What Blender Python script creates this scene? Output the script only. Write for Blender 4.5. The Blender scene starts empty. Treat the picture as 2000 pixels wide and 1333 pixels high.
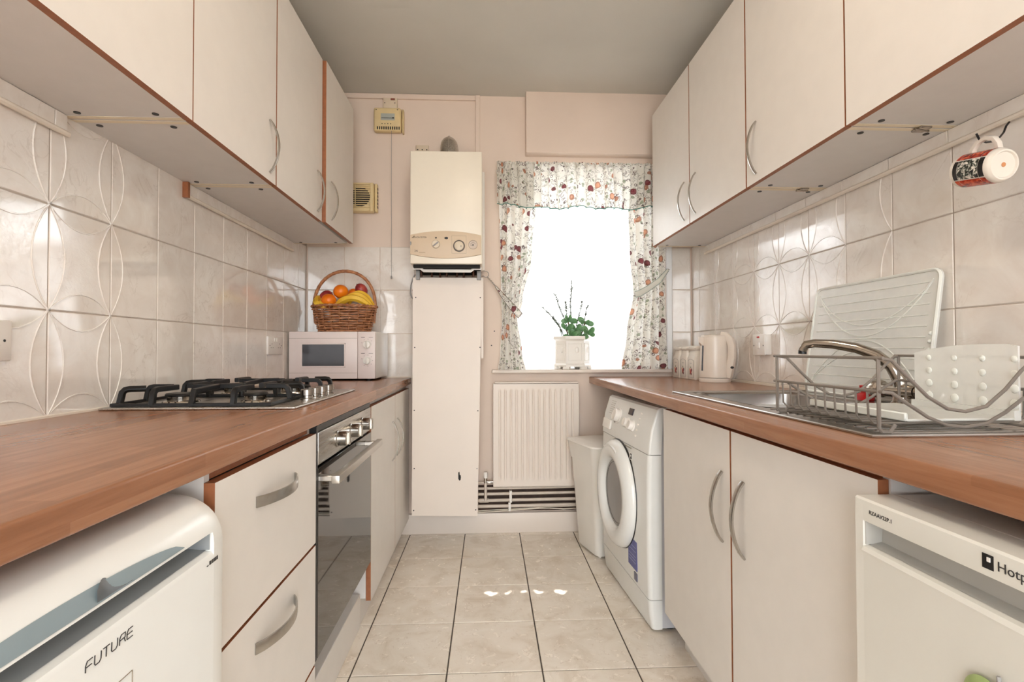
import bpy, bmesh, math, random
from mathutils import Vector, Matrix
import os

sc = bpy.context.scene
COL = sc.collection
PI = math.pi
random.seed(7)

# ------------------------------------------------------------------ camera, world, sun, exposure
cam_d = bpy.data.cameras.new('camera')
cam_d.sensor_width = 36.0
cam_d.lens = 1006.7352 / 2000.0 * 36.0
cam_d.clip_start = 0.02
cam = bpy.data.objects.new('camera', cam_d)
COL.objects.link(cam)
cam.matrix_world = (Matrix.Translation((0, 0, 1.0445)) @ Matrix.Rotation(-0.0492, 4, 'Z')
                    @ Matrix.Rotation(PI / 2 + 0.0178, 4, 'X') @ Matrix.Rotation(-0.0023, 4, 'Z'))
sc.camera = cam

world = bpy.data.worlds.new('overcast_sky')
sc.world = world
world.use_nodes = True
wb = world.node_tree.nodes['Background']
wb.inputs[0].default_value = (0.93, 0.97, 1.0, 1)
wb.inputs[1].default_value = 5.4

sun_d = bpy.data.lights.new('sun', 'SUN')
sun_d.energy = 11.0
sun_d.angle = 0.009
sun_d.color = (1.0, 0.96, 0.9)
sun = bpy.data.objects.new('sun', sun_d)
COL.objects.link(sun)
sun.location = (3, 8, 9)
sun.rotation_euler = Vector((-0.33, -0.94, -1.70)).to_track_quat('-Z', 'Y').to_euler()

sc.view_settings.view_transform = 'Standard'
sc.view_settings.look = 'None'
sc.view_settings.gamma = 1.0
sc.view_settings.use_curve_mapping = False
sc.view_settings.exposure = 0.68
sc.cycles.use_denoising = True
sc.cycles.max_bounces = 10
sc.cycles.diffuse_bounces = 6
sc.cycles.sample_clamp_indirect = 8.0

# ------------------------------------------------------------------ dimensions (metres, camera stands at x = y = 0)
XL, XR, D, ZC = -1.025, 1.2125, 2.99, 2.53
WT, WTB = 0.889, 0.851
LWX, RWX = -0.433, 0.597
UB, UT = 1.617, 2.345

# ------------------------------------------------------------------ materials
MATS = {}


def lin(c):
    return tuple((x / 12.92 if x <= 0.04045 else ((x + 0.055) / 1.055) ** 2.4) for x in [v / 255.0 for v in c]) + (1,)


class NT:
    def __init__(s, name):
        s.m = bpy.data.materials.new(name)
        s.m.use_nodes = True
        s.t = s.m.node_tree
        s.b = s.t.nodes['Principled BSDF']
        s.out = s.t.nodes['Material Output']

    def n(s, typ, **kw):
        nd = s.t.nodes.new(typ)
        for k, v in kw.items():
            setattr(nd, k, v)
        return nd

    def l(s, a, b):
        s.t.links.new(a, b)

    def math(s, op, a, b=None, c=None, clamp=False):
        nd = s.n('ShaderNodeMath', operation=op)
        nd.use_clamp = clamp
        for i, x in enumerate((a, b, c)):
            if x is None:
                continue
            if isinstance(x, (int, float)):
                nd.inputs[i].default_value = x
            else:
                s.l(x, nd.inputs[i])
        return nd.outputs[0]

    def mix(s, fac, a, b):
        nd = s.n('ShaderNodeMix', data_type='RGBA')
        for sock, x in ((nd.inputs[0], fac), (nd.inputs[6], a), (nd.inputs[7], b)):
            if isinstance(x, (int, float)):
                sock.default_value = x
            elif isinstance(x, tuple):
                sock.default_value = x
            else:
                s.l(x, sock)
        return nd.outputs[2]

    def ramp(s, fac, stops):
        nd = s.n('ShaderNodeValToRGB')
        el = nd.color_ramp.elements
        while len(el) < len(stops):
            el.new(0.5)
        for e, (p, c) in zip(el, stops):
            e.position = p
            e.color = c if isinstance(c, tuple) else (c, c, c, 1)
        s.l(fac, nd.inputs[0])
        return nd.outputs[0]

    def noise(s, vec, scale, detail=2.0, rough=0.5, dist=0.0):
        nd = s.n('ShaderNodeTexNoise')
        nd.inputs['Scale'].default_value = scale
        nd.inputs['Detail'].default_value = detail
        nd.inputs['Roughness'].default_value = rough
        nd.inputs['Distortion'].default_value = dist
        if vec is not None:
            s.l(vec, nd.inputs['Vector'])
        return nd.outputs[0]

    def vor(s, vec, scale, feature='F1', out='Distance', rnd=1.0):
        nd = s.n('ShaderNodeTexVoronoi', feature=feature)
        nd.inputs['Scale'].default_value = scale
        nd.inputs['Randomness'].default_value = rnd
        s.l(vec, nd.inputs['Vector'])
        return nd.outputs[out]

    def bump(s, h, strength=0.2, dist=0.002):
        nd = s.n('ShaderNodeBump')
        nd.inputs['Strength'].default_value = strength
        nd.inputs['Distance'].default_value = dist
        s.l(h, nd.inputs['Height'])
        s.l(nd.outputs[0], s.b.inputs['Normal'])

    def pos(s, scale=(1, 1, 1), rand=0.0):
        g = s.n('ShaderNodeNewGeometry').outputs['Position']
        if rand:
            oi = s.n('ShaderNodeObjectInfo').outputs['Random']
            v = s.n('ShaderNodeCombineXYZ')
            k = s.math('MULTIPLY', oi, rand)
            for i in range(3):
                s.l(k, v.inputs[i])
            a = s.n('ShaderNodeVectorMath', operation='ADD')
            s.l(g, a.inputs[0])
            s.l(v.outputs[0], a.inputs[1])
            g = a.outputs[0]
        m = s.n('ShaderNodeMapping')
        m.inputs['Scale'].default_value = scale
        s.l(g, m.inputs[0])
        return m.outputs[0]

    def obj(s, scale=(1, 1, 1)):
        g = s.n('ShaderNodeTexCoord').outputs['Object']
        m = s.n('ShaderNodeMapping')
        m.inputs['Scale'].default_value = scale
        s.l(g, m.inputs[0])
        return m.outputs[0]

    def uv(s, scale=(1, 1, 1)):
        g = s.n('ShaderNodeTexCoord').outputs['UV']
        m = s.n('ShaderNodeMapping')
        m.inputs['Scale'].default_value = scale
        s.l(g, m.inputs[0])
        return m.outputs[0]

    def base(s, col, rough=0.5, metal=0.0, coat=0.0, spec=None):
        b = s.b
        if isinstance(col, tuple):
            b.inputs['Base Color'].default_value = col
        else:
            s.l(col, b.inputs['Base Color'])
        if isinstance(rough, (int, float)):
            b.inputs['Roughness'].default_value = rough
        else:
            s.l(rough, b.inputs['Roughness'])
        b.inputs['Metallic'].default_value = metal
        b.inputs['Coat Weight'].default_value = coat
        if spec is not None:
            b.inputs['Specular IOR Level'].default_value = spec
        return s


def M(name, rgb, rough=0.5, metal=0.0, coat=0.0, var=0.04, vs=18.0, bump=0.0, bs=200.0):
    """plain painted / plastic / metal surface with a little procedural tone variation"""
    if name in MATS:
        return MATS[name]
    t = NT(name)
    c = lin(rgb)
    p = t.obj()
    n = t.noise(p, vs, 3)
    lo = tuple(x * (1 - var) for x in c[:3]) + (1,)
    hi = tuple(min(1, x * (1 + var)) for x in c[:3]) + (1,)
    t.base(t.ramp(n, [(0.3, lo), (0.7, hi)]), rough, metal, coat)
    if bump:
        t.bump(t.noise(p, bs, 2), bump, 0.001)
    MATS[name] = t.m
    return t.m


def mat_emit(name, rgb, strength):
    t = NT(name)
    t.base(lin(rgb), 0.4)
    t.b.inputs['Emission Color'].default_value = lin(rgb)
    t.b.inputs['Emission Strength'].default_value = strength
    MATS[name] = t.m
    return t.m


def mat_wall_tile(name, decor=False):
    t = NT(name)
    p = t.pos(rand=37.0)
    n1 = t.noise(p, 9, 5, 0.6, 1.2)
    vein = t.math('ABSOLUTE', t.math('SUBTRACT', t.noise(p, 7, 4, 0.55, 1.6), 0.5))
    vmask = t.ramp(vein, [(0.0, 1.0), (0.018, 0.0)])
    vfade = t.ramp(t.noise(p, 6, 2), [(0.45, 0.0), (0.65, 1.0)])
    basec = t.ramp(n1, [(0.3, lin((224, 215, 206))), (0.7, lin((235, 230, 223)))])
    col = t.mix(t.math('MULTIPLY', t.math('MULTIPLY', vmask, vfade), 0.32), basec, lin((176, 160, 146)))
    t.base(col, 0.06, 0, 0.0)
    t.b.inputs['IOR'].default_value = 2.05
    wav = t.noise(t.pos(), 14, 2)
    if decor:
        # embossed petals: the glaze between them is rippled, inside them smooth
        o = t.obj()
        sx = t.n('ShaderNodeSeparateXYZ')
        t.l(o, sx.inputs[0])
        u = t.math('ADD', t.math('DIVIDE', sx.outputs[1], 0.2), 0.5)
        v = t.math('ADD', t.math('DIVIDE', sx.outputs[2], 0.25), 0.5)
        hu = t.math('MULTIPLY', t.math('MULTIPLY', u, t.math('SUBTRACT', 1.0, u)), 0.72)
        hv = t.math('MULTIPLY', t.math('MULTIPLY', v, t.math('SUBTRACT', 1.0, v)), 0.9)
        d1 = t.math('SUBTRACT', t.math('MINIMUM', v, t.math('SUBTRACT', 1.0, v)), hu)
        d2 = t.math('SUBTRACT', t.math('MINIMUM', u, t.math('SUBTRACT', 1.0, u)), hv)
        outside = t.math('GREATER_THAN', t.math('MINIMUM', d1, d2), 0.0)
        rip = t.noise(t.pos(rand=11.0), 75, 4, 0.65, 1.5)
        h = t.math('ADD', t.math('MULTIPLY', t.math('MULTIPLY', rip, outside), 0.55), t.math('MULTIPLY', wav, 0.3))
        t.bump(h, 0.16, 0.0035)
    else:
        t.bump(wav, 0.12, 0.004)
    MATS[name] = t.m
    return t.m


def mat_floor_tile():
    t = NT('floor_tile_marble')
    p = t.pos(rand=53.0)
    n1 = t.noise(p, 8, 6, 0.62, 0.8)
    n2 = t.noise(p, 26, 4, 0.6, 1.0)
    c1 = t.ramp(n1, [(0.28, lin((214, 201, 184))), (0.5, lin((231, 222, 209))), (0.75, lin((239, 232, 222)))])
    vein = t.math('ABSOLUTE', t.math('SUBTRACT', t.noise(p, 12, 5, 0.6, 1.4), 0.5))
    vm = t.math('MULTIPLY', t.ramp(vein, [(0.0, 1.0), (0.02, 0.0)]), t.ramp(n2, [(0.5, 0.0), (0.66, 1.0)]))
    c2 = t.mix(t.math('MULTIPLY', vm, 0.5), c1, lin((160, 130, 104)))
    t.base(c2, t.ramp(n2, [(0.3, 0.16), (0.7, 0.3)]), 0)
    t.bump(n1, 0.05, 0.003)
    MATS['floor_tile'] = t.m
    return t.m


def mat_worktop():
    t = NT('beech_block_laminate')
    p = t.pos((1, 1, 1))
    sx = t.n('ShaderNodeSeparateXYZ')
    t.l(p, sx.inputs[0])
    # staves run along y: strips 45 mm wide in x (and z on the edge), lengths staggered
    row = t.math('FLOOR', t.math('DIVIDE', t.math('ADD', sx.outputs[0], t.math('MULTIPLY', sx.outputs[2], 0.5)), 0.045))
    off = t.math('MULTIPLY', t.math('FRACT', t.math('MULTIPLY', row, 0.37)), 0.41)
    seg = t.math('FLOOR', t.math('DIVIDE', t.math('ADD', sx.outputs[1], off), 0.41))
    cell = t.n('ShaderNodeCombineXYZ')
    t.l(row, cell.inputs[0])
    t.l(seg, cell.inputs[1])
    wn = t.n('ShaderNodeTexWhiteNoise', noise_dimensions='2D')
    t.l(cell.outputs[0], wn.inputs[0])
    grain = t.noise(t.pos((60, 3.5, 60)), 1.0, 5, 0.6, 0.5)
    fine = t.noise(t.pos((260, 16, 260)), 1.0, 3, 0.6)
    f = t.math('ADD', t.math('MULTIPLY', wn.outputs[0], 0.24), t.math('MULTIPLY', grain, 0.76))
    c = t.ramp(f, [(0.2, lin((128, 85, 58))), (0.5, lin((151, 104, 75))), (0.85, lin((172, 125, 94)))])
    c = t.mix(t.math('MULTIPLY', t.ramp(fine, [(0.5, 0.0), (0.75, 1.0)]), 0.25), c, lin((128, 82, 54)))
    t.base(c, 0.27, 0)
    t.bump(fine, 0.04, 0.001)
    MATS['worktop'] = t.m
    return t.m


def mat_floral(name='floral_cotton'):
    t = NT(name)
    uv = t.uv()
    warp = t.noise(uv, 9, 2)
    wv = t.n('ShaderNodeVectorMath', operation='ADD')
    nz = t.n('ShaderNodeTexNoise')
    nz.inputs['Scale'].default_value = 14
    t.l(uv, nz.inputs['Vector'])
    sub = t.n('ShaderNodeVectorMath', operation='SUBTRACT')
    t.l(nz.outputs['Color'], sub.inputs[0])
    sub.inputs[1].default_value = (0.5, 0.5, 0.5)
    scl = t.n('ShaderNodeVectorMath', operation='SCALE')
    t.l(sub.outputs[0], scl.inputs[0])
    scl.inputs[3].default_value = 0.03
    t.l(uv, wv.inputs[0])
    t.l(scl.outputs[0], wv.inputs[1])
    q = wv.outputs[0]
    cream = t.ramp(warp, [(0.3, lin((238, 236, 228))), (0.7, lin((246, 245, 240)))])
    # vine scribbles
    v1 = t.math('ABSOLUTE', t.math('SUBTRACT', t.noise(q, 34, 3, 0.6, 0.8), 0.5))
    vm = t.math('MULTIPLY', t.ramp(v1, [(0.012, 1.0), (0.03, 0.0)]), t.ramp(t.noise(uv, 16, 1), [(0.42, 0.0), (0.5, 1.0)]))
    c = t.mix(t.math('MULTIPLY', vm, 0.6), cream, lin((92, 82, 76)))
    # small leaves
    lf = t.vor(q, 34)
    lc = t.vor(q, 34, out='Color')
    ls = t.n('ShaderNodeSeparateColor')
    t.l(lc, ls.inputs[0])
    lm = t.math('MULTIPLY', t.math('LESS_THAN', lf, 0.3), t.math('GREATER_THAN', ls.outputs[0], 0.66))
    c = t.mix(t.math('MULTIPLY', lm, 0.75), c, lin((136, 148, 120)))
    # berries: dark rings
    rb = t.vor(q, 52)
    rm = t.math('MULTIPLY', t.math('MULTIPLY', t.math('GREATER_THAN', rb, 0.26), t.math('LESS_THAN', rb, 0.4)),
                t.math('GREATER_THAN', t.noise(uv, 18, 1), 0.54))
    c = t.mix(t.math('MULTIPLY', rm, 0.85), c, lin((84, 62, 62)))
    # fruits: burgundy and peach
    fr = t.vor(q, 15)
    fc = t.vor(q, 15, out='Color')
    fs = t.n('ShaderNodeSeparateColor')
    t.l(fc, fs.inputs[0])
    fm = t.math('MULTIPLY', t.math('LESS_THAN', fr, 0.27), t.math('GREATER_THAN', fs.outputs[0], 0.2))
    fcol = t.mix(t.math('GREATER_THAN', fs.outputs[1], 0.5), lin((128, 44, 56)), lin((222, 160, 128)))
    sh = t.math('MULTIPLY', t.math('GREATER_THAN', fr, 0.18), 0.45)
    fcol = t.mix(sh, fcol, lin((74, 40, 40)))
    c = t.mix(t.math('MULTIPLY', fm, 0.92), c, fcol)
    t.base(c, 0.9)
    t.b.inputs['Specular IOR Level'].default_value = 0.1
    tr = t.n('ShaderNodeBsdfTranslucent')
    t.l(c, tr.inputs[0])
    mx = t.n('ShaderNodeMixShader')
    mx.inputs[0].default_value = 0.5
    t.l(t.b.outputs[0], mx.inputs[1])
    t.l(tr.outputs[0], mx.inputs[2])
    t.l(mx.outputs[0], t.out.inputs[0])
    weave = t.noise(uv, 900, 1)
    t.bump(weave, 0.1, 0.0005)
    MATS[name] = t.m
    return t.m


def mat_net(name, trans):
    t = NT(name)
    uv = t.uv()
    sx = t.n('ShaderNodeSeparateXYZ')
    t.l(uv, sx.inputs[0])
    v1 = t.math('ABSOLUTE', t.math('SUBTRACT', t.noise(uv, 22, 2, 0.5, 0.7), 0.5))
    lace = t.math('MULTIPLY', t.ramp(v1, [(0.01, 1.0), (0.025, 0.0)]), t.ramp(sx.outputs[1], [(0.30, 1.0), (0.5, 0.0)]))
    lace = t.math('MULTIPLY', lace, t.ramp(t.noise(uv, 15, 1), [(0.45, 0.0), (0.55, 1.0)]))
    c = t.mix(lace, (0.9, 0.92, 0.95, 1), (0.45, 0.47, 0.5, 1))
    t.base(c, 0.9)
    tr = t.n('ShaderNodeBsdfTranslucent')
    t.l(c, tr.inputs[0])
    mx = t.n('ShaderNodeMixShader')
    mx.inputs[0].default_value = trans
    t.l(t.b.outputs[0], mx.inputs[1])
    t.l(tr.outputs[0], mx.inputs[2])
    t.l(mx.outputs[0], t.out.inputs[0])
    MATS[name] = t.m
    return t.m


def mat_clear(name, rgb, alpha, rough=0.1):
    """thin glass or translucent plastic: part of the light passes straight through"""
    t = NT(name)
    n = t.noise(t.obj(), 30, 2)
    t.base(t.ramp(n, [(0.3, lin(rgb)), (0.7, lin(tuple(min(255, int(x * 1.03)) for x in rgb)))]), rough)
    tb = t.n('ShaderNodeBsdfTransparent')
    mx = t.n('ShaderNodeMixShader')
    mx.inputs[0].default_value = alpha
    t.l(tb.outputs[0], mx.inputs[1])
    t.l(t.b.outputs[0], mx.inputs[2])
    t.l(mx.outputs[0], t.out.inputs[0])
    MATS[name] = t.m
    return t.m


def mat_brushed(name, rgb, rough=0.3, axis=1, scale=1.0):
    t = NT(name)
    s = [400.0 * scale] * 3
    s[axis] = 6.0
    n = t.noise(t.obj(tuple(s)), 1.0, 3)
    c = lin(rgb)
    t.base(t.ramp(n, [(0.3, tuple(x * 0.88 for x in c[:3]) + (1,)), (0.7, c)]), t.ramp(n, [(0.3, rough * 0.8), (0.7, rough * 1.25)]), 1.0)
    MATS[name] = t.m
    return t.m


def mat_wicker():
    t = NT('wicker_cane')
    p = t.obj()
    n = t.noise(p, 45, 4, 0.6)
    t.base(t.ramp(n, [(0.25, lin((112, 66, 40))), (0.5, lin((166, 110, 72))), (0.8, lin((204, 154, 112)))]), 0.45)
    t.bump(t.noise(p, 300, 3), 0.3, 0.001)
    MATS['wicker'] = t.m
    return t.m


def mat_fruit(name, stops, scale=12, bump=0.2, rough=0.38, dots=None):
    t = NT(name)
    p = t.obj()
    n = t.noise(p, scale, 3)
    c = t.ramp(n, [(a, lin(b)) for a, b in stops])
    if dots:
        d = t.vor(p, 160)
        c = t.mix(t.math('MULTIPLY', t.math('LESS_THAN', d, 0.16), 0.5), c, lin(dots))
    t.base(c, rough)
    t.bump(t.noise(p, 420, 2), bump, 0.0008)
    MATS[name] = t.m
    return t.m


WHITE_DOOR = M('door_white_laminate', (224, 219, 213), 0.42, var=0.015, bump=0.03, bs=600)
CARCASS = M('carcass_white_melamine', (214, 210, 206), 0.45, var=0.02)
BROWN = M('brown_edge_banding', (150, 92, 58), 0.5, var=0.12, vs=60)
PAINT_WALL = M('wall_pink_cream_paint', (222, 205, 191), 0.75, var=0.025, vs=4, bump=0.08, bs=90)
PAINT_WHITE = M('white_gloss_paint', (226, 215, 204), 0.4, var=0.02, vs=5)
CEIL = M('ceiling_matt_paint', (205, 203, 196), 0.9, var=0.03, vs=3, bump=0.1, bs=60)
GROUT = M('grout_pale', (176, 164, 152), 0.8, var=0.08, vs=40)
GROUT_F = M('grout_dark', (74, 66, 58), 0.85, var=0.15, vs=40)
WHITE_PL = M('white_plastic', (232, 228, 222), 0.3, var=0.01)
WHITE_GL = M('white_enamel', (228, 229, 226), 0.16, var=0.01)
WARM_GL = M('freezer_white_enamel', (218, 216, 208), 0.28, var=0.01)
BOILER_W = M('boiler_white_enamel', (231, 223, 207), 0.3, var=0.01)
CREAM_PL = M('yellowed_plastic', (219, 197, 150), 0.4, var=0.05)
BEIGE = M('beige_panel_plastic', (206, 186, 160), 0.4, var=0.02)
BLACK = M('black_plastic', (18, 17, 17), 0.4, var=0.1)
DARK = M('dark_void', (10, 9, 9), 0.8, var=0.1)
IRON = M('cast_iron_enamel', (9, 9, 10), 0.42, var=0.2, vs=50, bump=0.15, bs=300)
GREY_PL = M('grey_plastic', (150, 148, 146), 0.4, var=0.03)
STEEL = mat_brushed('brushed_steel', (196, 192, 186), 0.3, 1)
STEEL_SINK = M('sink_steel', (178, 174, 170), 0.24, 1.0, var=0.03, vs=12)
NICKEL = M('satin_nickel', (182, 178, 172), 0.22, 1.0, var=0.06, vs=80)
CHROME = M('worn_chrome', (176, 168, 158), 0.13, 1.0, var=0.08, vs=60)
PIPE = M('painted_pipe', (206, 194, 182), 0.45, var=0.06, vs=30)
INK = M('printed_ink', (46, 44, 44), 0.5, var=0.02)
INK_GREY = M('printed_grey_ink', (140, 128, 112), 0.5, var=0.02)
TILE = mat_wall_tile('wall_tile_marble')
TILE_D = mat_wall_tile('wall_tile_embossed', True)
FLOOR_T = mat_floor_tile()
WOOD = mat_worktop()
FLORAL = mat_floral()
NET = mat_net('white_net_voile', 0.55)
NET_LACE = mat_net('white_net_lace', 0.22)
WICKER = mat_wicker()
GLASS = mat_clear('window_glass', (235, 240, 240), 0.08, 0.02)
MILKY = mat_clear('milky_plastic', (236, 237, 233), 0.62, 0.25)
TEAL = M('teal_piping', (96, 142, 132), 0.8, var=0.05)
SEAL = M('white_sealant', (226, 216, 202), 0.5, var=0.03)
FRAME_W = M('white_upvc', (236, 238, 240), 0.35, var=0.01)


def black_glass():
    t = NT('oven_black_glass')
    n = t.noise(t.obj(), 6, 2)
    t.base(t.ramp(n, [(0.3, (0.012, 0.011, 0.010, 1)), (0.7, (0.02, 0.018, 0.016, 1))]), 0.03, 0)
    t.b.inputs['IOR'].default_value = 1.9
    MATS['oven_glass'] = t.m
    return t.m


OVEN_GLASS = black_glass()


# ------------------------------------------------------------------ mesh helpers
class MB:
    def __init__(s):
        s.v, s.f, s.mi = [], [], []
        s.uv = None

    def add(s, vs, fs, m=0):
        o = len(s.v)
        s.v += [Vector(p) for p in vs]
        s.f += [tuple(i + o for i in f) for f in fs]
        s.mi += [m] * len(fs)
        return o

    def box(s, a, b, m=0, edge=None, axis=0):
        """axis aligned box; with edge given, the faces not normal to axis take that material"""
        x0, x1 = sorted((a[0], b[0]))
        y0, y1 = sorted((a[1], b[1]))
        z0, z1 = sorted((a[2], b[2]))
        vs = [(x0, y0, z0), (x1, y0, z0), (x1, y1, z0), (x0, y1, z0), (x0, y0, z1), (x1, y0, z1), (x1, y1, z1), (x0, y1, z1)]
        fs = [(0, 3, 2, 1), (4, 5, 6, 7), (0, 1, 5, 4), (2, 3, 7, 6), (1, 2, 6, 5), (3, 0, 4, 7)]
        o = len(s.f)
        s.add(vs, fs, m)
        if edge is not None:
            ax = [2, 2, 1, 1, 0, 0]
            for k in range(6):
                if ax[k] != axis:
                    s.mi[o + k] = edge
        return s

    def bm(s, bm, m=0):
        bm.verts.ensure_lookup_table()
        bm.verts.index_update()
        s.add([v.co.copy() for v in bm.verts], [[v.index for v in f.verts] for f in bm.faces], m)
        bm.free()
        return s

    def rbox(s, a, b, r, seg=2, m=0, pick=None):
        """box with rounded edges; pick(edge mid, edge dir) chooses the edges to round"""
        bm = bmesh.new()
        bmesh.ops.create_cube(bm, size=1.0)
        a, b = Vector(a), Vector(b)
        c, d = (a + b) / 2, b - a
        for v in bm.verts:
            v.co = Vector((c.x + v.co.x * abs(d.x), c.y + v.co.y * abs(d.y), c.z + v.co.z * abs(d.z)))
        es = bm.edges[:]
        if pick:
            es = [e for e in es if pick((e.verts[0].co + e.verts[1].co) / 2 - c, (e.verts[1].co - e.verts[0].co).normalized())]
        bmesh.ops.bevel(bm, geom=es, offset=r, segments=seg, profile=0.5, affect='EDGES', clamp_overlap=True)
        return s.bm(bm, m)

    def tube(s, pts, r, n=8, m=0, closed=False, caps=True, flat=None, up=None):
        """round (or flat = (w, h) rectangular-ish) bar along a path"""
        P = [Vector(p) for p in pts]
        N = len(P)
        rr = r if isinstance(r, (list, tuple)) else [r] * N
        T = []
        for i in range(N):
            if closed:
                d = P[(i + 1) % N] - P[i - 1]
            else:
                d = P[min(i + 1, N - 1)] - P[max(i - 1, 0)]
            T.append(d.normalized())
        ref = Vector(up) if up is not None else (Vector((0, 0, 1)) if abs(T[0].z) < 0.9 else Vector((1, 0, 0)))
        u = (ref - T[0] * ref.dot(T[0])).normalized()
        rings = []
        for i in range(N):
            u = u - T[i] * u.dot(T[i])
            if u.length < 1e-6:
                u = T[i].orthogonal()
            u.normalize()
            w = T[i].cross(u)
            ring = []
            for k in range(n):
                a = 2 * PI * (k + 0.5) / n
                if flat:
                    cx, cz = math.cos(a), math.sin(a)
                    e = 0.35
                    px = math.copysign(abs(cx) ** e, cx) * flat[0] / 2
                    pz = math.copysign(abs(cz) ** e, cz) * flat[1] / 2
                    ring.append(P[i] + u * pz + w * px)
                else:
                    ring.append(P[i] + (u * math.sin(a) + w * math.cos(a)) * rr[i])
            rings.append(ring)
        vs = [p for ring in rings for p in ring]
        fs = []
        for i in range(N if closed else N - 1):
            j = (i + 1) % N
            for k in range(n):
                k2 = (k + 1) % n
                fs.append((i * n + k, i * n + k2, j * n + k2, j * n + k))
        if caps and not closed:
            fs.append(tuple(range(n - 1, -1, -1)))
            fs.append(tuple((N - 1) * n + k for k in range(n)))
        s.add(vs, fs, m)
        return s

    def lathe(s, prof, n=24, c=(0, 0, 0), axis=(0, 0, 1), m=0, sx=1.0, sy=1.0):
        ax = Vector(axis).normalized()
        q = Vector((0, 0, 1)).rotation_difference(ax)
        c = Vector(c)
        vs, fs = [], []
        for r, z in prof:
            for k in range(n):
                a = 2 * PI * k / n
                vs.append(c + q @ Vector((r * math.cos(a) * sx, r * math.sin(a) * sy, z)))
        for i in range(len(prof) - 1):
            for k in range(n):
                k2 = (k + 1) % n
                fs.append((i * n + k, i * n + k2, (i + 1) * n + k2, (i + 1) * n + k))
        if prof[0][0] > 1e-6:
            fs.append(tuple(range(n - 1, -1, -1)))
        if prof[-1][0] > 1e-6:
            fs.append(tuple((len(prof) - 1) * n + k for k in range(n)))
        s.add(vs, fs, m)
        return s

    def disc(s, c, r, t, axis, n=16, m=0):
        return s.lathe([(r, 0), (r, t)], n, c, axis, m)

    def prism(s, poly, lo, hi, axis='y', m=0, mside=None):
        """2D polygon extruded along an axis; poly is in the two other axes in order"""
        def pt(a, b, t):
            return {'x': (t, a, b), 'y': (a, t, b), 'z': (a, b, t)}[axis]
        n = len(poly)
        vs = [pt(a, b, lo) for a, b in poly] + [pt(a, b, hi) for a, b in poly]
        fs = [tuple(range(n)), tuple(range(2 * n - 1, n - 1, -1))]
        s.add(vs, fs, m)
        o = len(s.v) - 2 * n
        for k in range(n):
            k2 = (k + 1) % n
            s.f.append((o + k, o + k2, o + n + k2, o + n + k))
            s.mi.append(m if mside is None else mside)
        return s

    def sphere(s, c, r, nu=16, nv=10, m=0, f=None):
        c = Vector(c)
        rx, ry, rz = r if isinstance(r, tuple) else (r, r, r)
        vs, fs = [], []
        for i in range(nv + 1):
            th = PI * i / nv
            for k in range(nu):
                a = 2 * PI * k / nu
                p = Vector((rx * math.sin(th) * math.cos(a), ry * math.sin(th) * math.sin(a), rz * math.cos(th)))
                if f:
                    p = f(p, th, a)
                vs.append(c + p)
        for i in range(nv):
            for k in range(nu):
                k2 = (k + 1) % nu
                fs.append((i * nu + k, (i + 1) * nu + k, (i + 1) * nu + k2, i * nu + k2))
        s.add(vs, fs, m)
        return s

    def grid(s, fn, nu, nv, m=0, uvfn=None):
        o = len(s.v)
        vs, fs = [], []
        for j in range(nv + 1):
            for i in range(nu + 1):
                vs.append(fn(i / nu, j / nv))
        for j in range(nv):
            for i in range(nu):
                a = j * (nu + 1) + i
                fs.append((a, a + 1, a + nu + 2, a + nu + 1))
        s.add(vs, fs, m)
        if uvfn:
            if s.uv is None:
                s.uv = {}
            for j in range(nv + 1):
                for i in range(nu + 1):
                    s.uv[o + j * (nu + 1) + i] = uvfn(i / nu, j / nv)
        return s

    def xf(s, mat, start=0):
        for i in range(start, len(s.v)):
            s.v[i] = mat @ s.v[i]
        return s

    def mesh(s, name, mats, angle=38):
        me = bpy.data.meshes.new(name)
        me.from_pydata([tuple(p) for p in s.v], [], s.f)
        for mt in (mats if isinstance(mats, (list, tuple)) else [mats]):
            me.materials.append(mt)
        me.polygons.foreach_set('material_index', s.mi)
        bm = bmesh.new()
        bm.from_mesh(me)
        bmesh.ops.remove_doubles(bm, verts=bm.verts, dist=1e-6) if s.uv is None else None
        bmesh.ops.recalc_face_normals(bm, faces=bm.faces)
        bm.to_mesh(me)
        bm.free()
        if s.uv:
            ul = me.uv_layers.new(name='UVMap')
            for lp in me.loops:
                ul.data[lp.index].uv = s.uv.get(lp.vertex_index, (0, 0))
        me.polygons.foreach_set('use_smooth', [True] * len(me.polygons))
        me.set_sharp_from_angle(angle=math.radians(angle))
        me.update()
        return me

    def build(s, name, mats, parent=None, loc=None, rz=0.0, angle=38):
        o = bpy.data.objects.new(name, s.mesh(name, mats, angle))
        COL.objects.link(o)
        if parent is not None:
            o.parent = parent
        if loc is not None:
            o.location = loc
        if rz:
            o.rotation_euler = (0, 0, rz)
        return o


def inst(name, me, parent, loc, rot=(0, 0, 0), scale=None):
    o = bpy.data.objects.new(name, me)
    COL.objects.link(o)
    o.parent = parent
    o.location = loc
    o.rotation_euler = rot
    if scale:
        o.scale = scale
    return o


def thing(name, label, cat, loc=(0, 0, 0), rz=0.0, group=None):
    o = bpy.data.objects.new(name, None)
    o.empty_display_size = 0.05
    COL.objects.link(o)
    o.location = loc
    o.rotation_euler = (0, 0, rz)
    o['label'] = label
    o['category'] = cat
    if group:
        o['group'] = group
    return o


def tag(o, label, cat, group=None):
    o['label'] = label
    o['category'] = cat
    if group:
        o['group'] = group
    return o


def struct(o, label=None):
    o['kind'] = 'structure'
    if label:
        o['label'] = label
    return o


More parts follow.
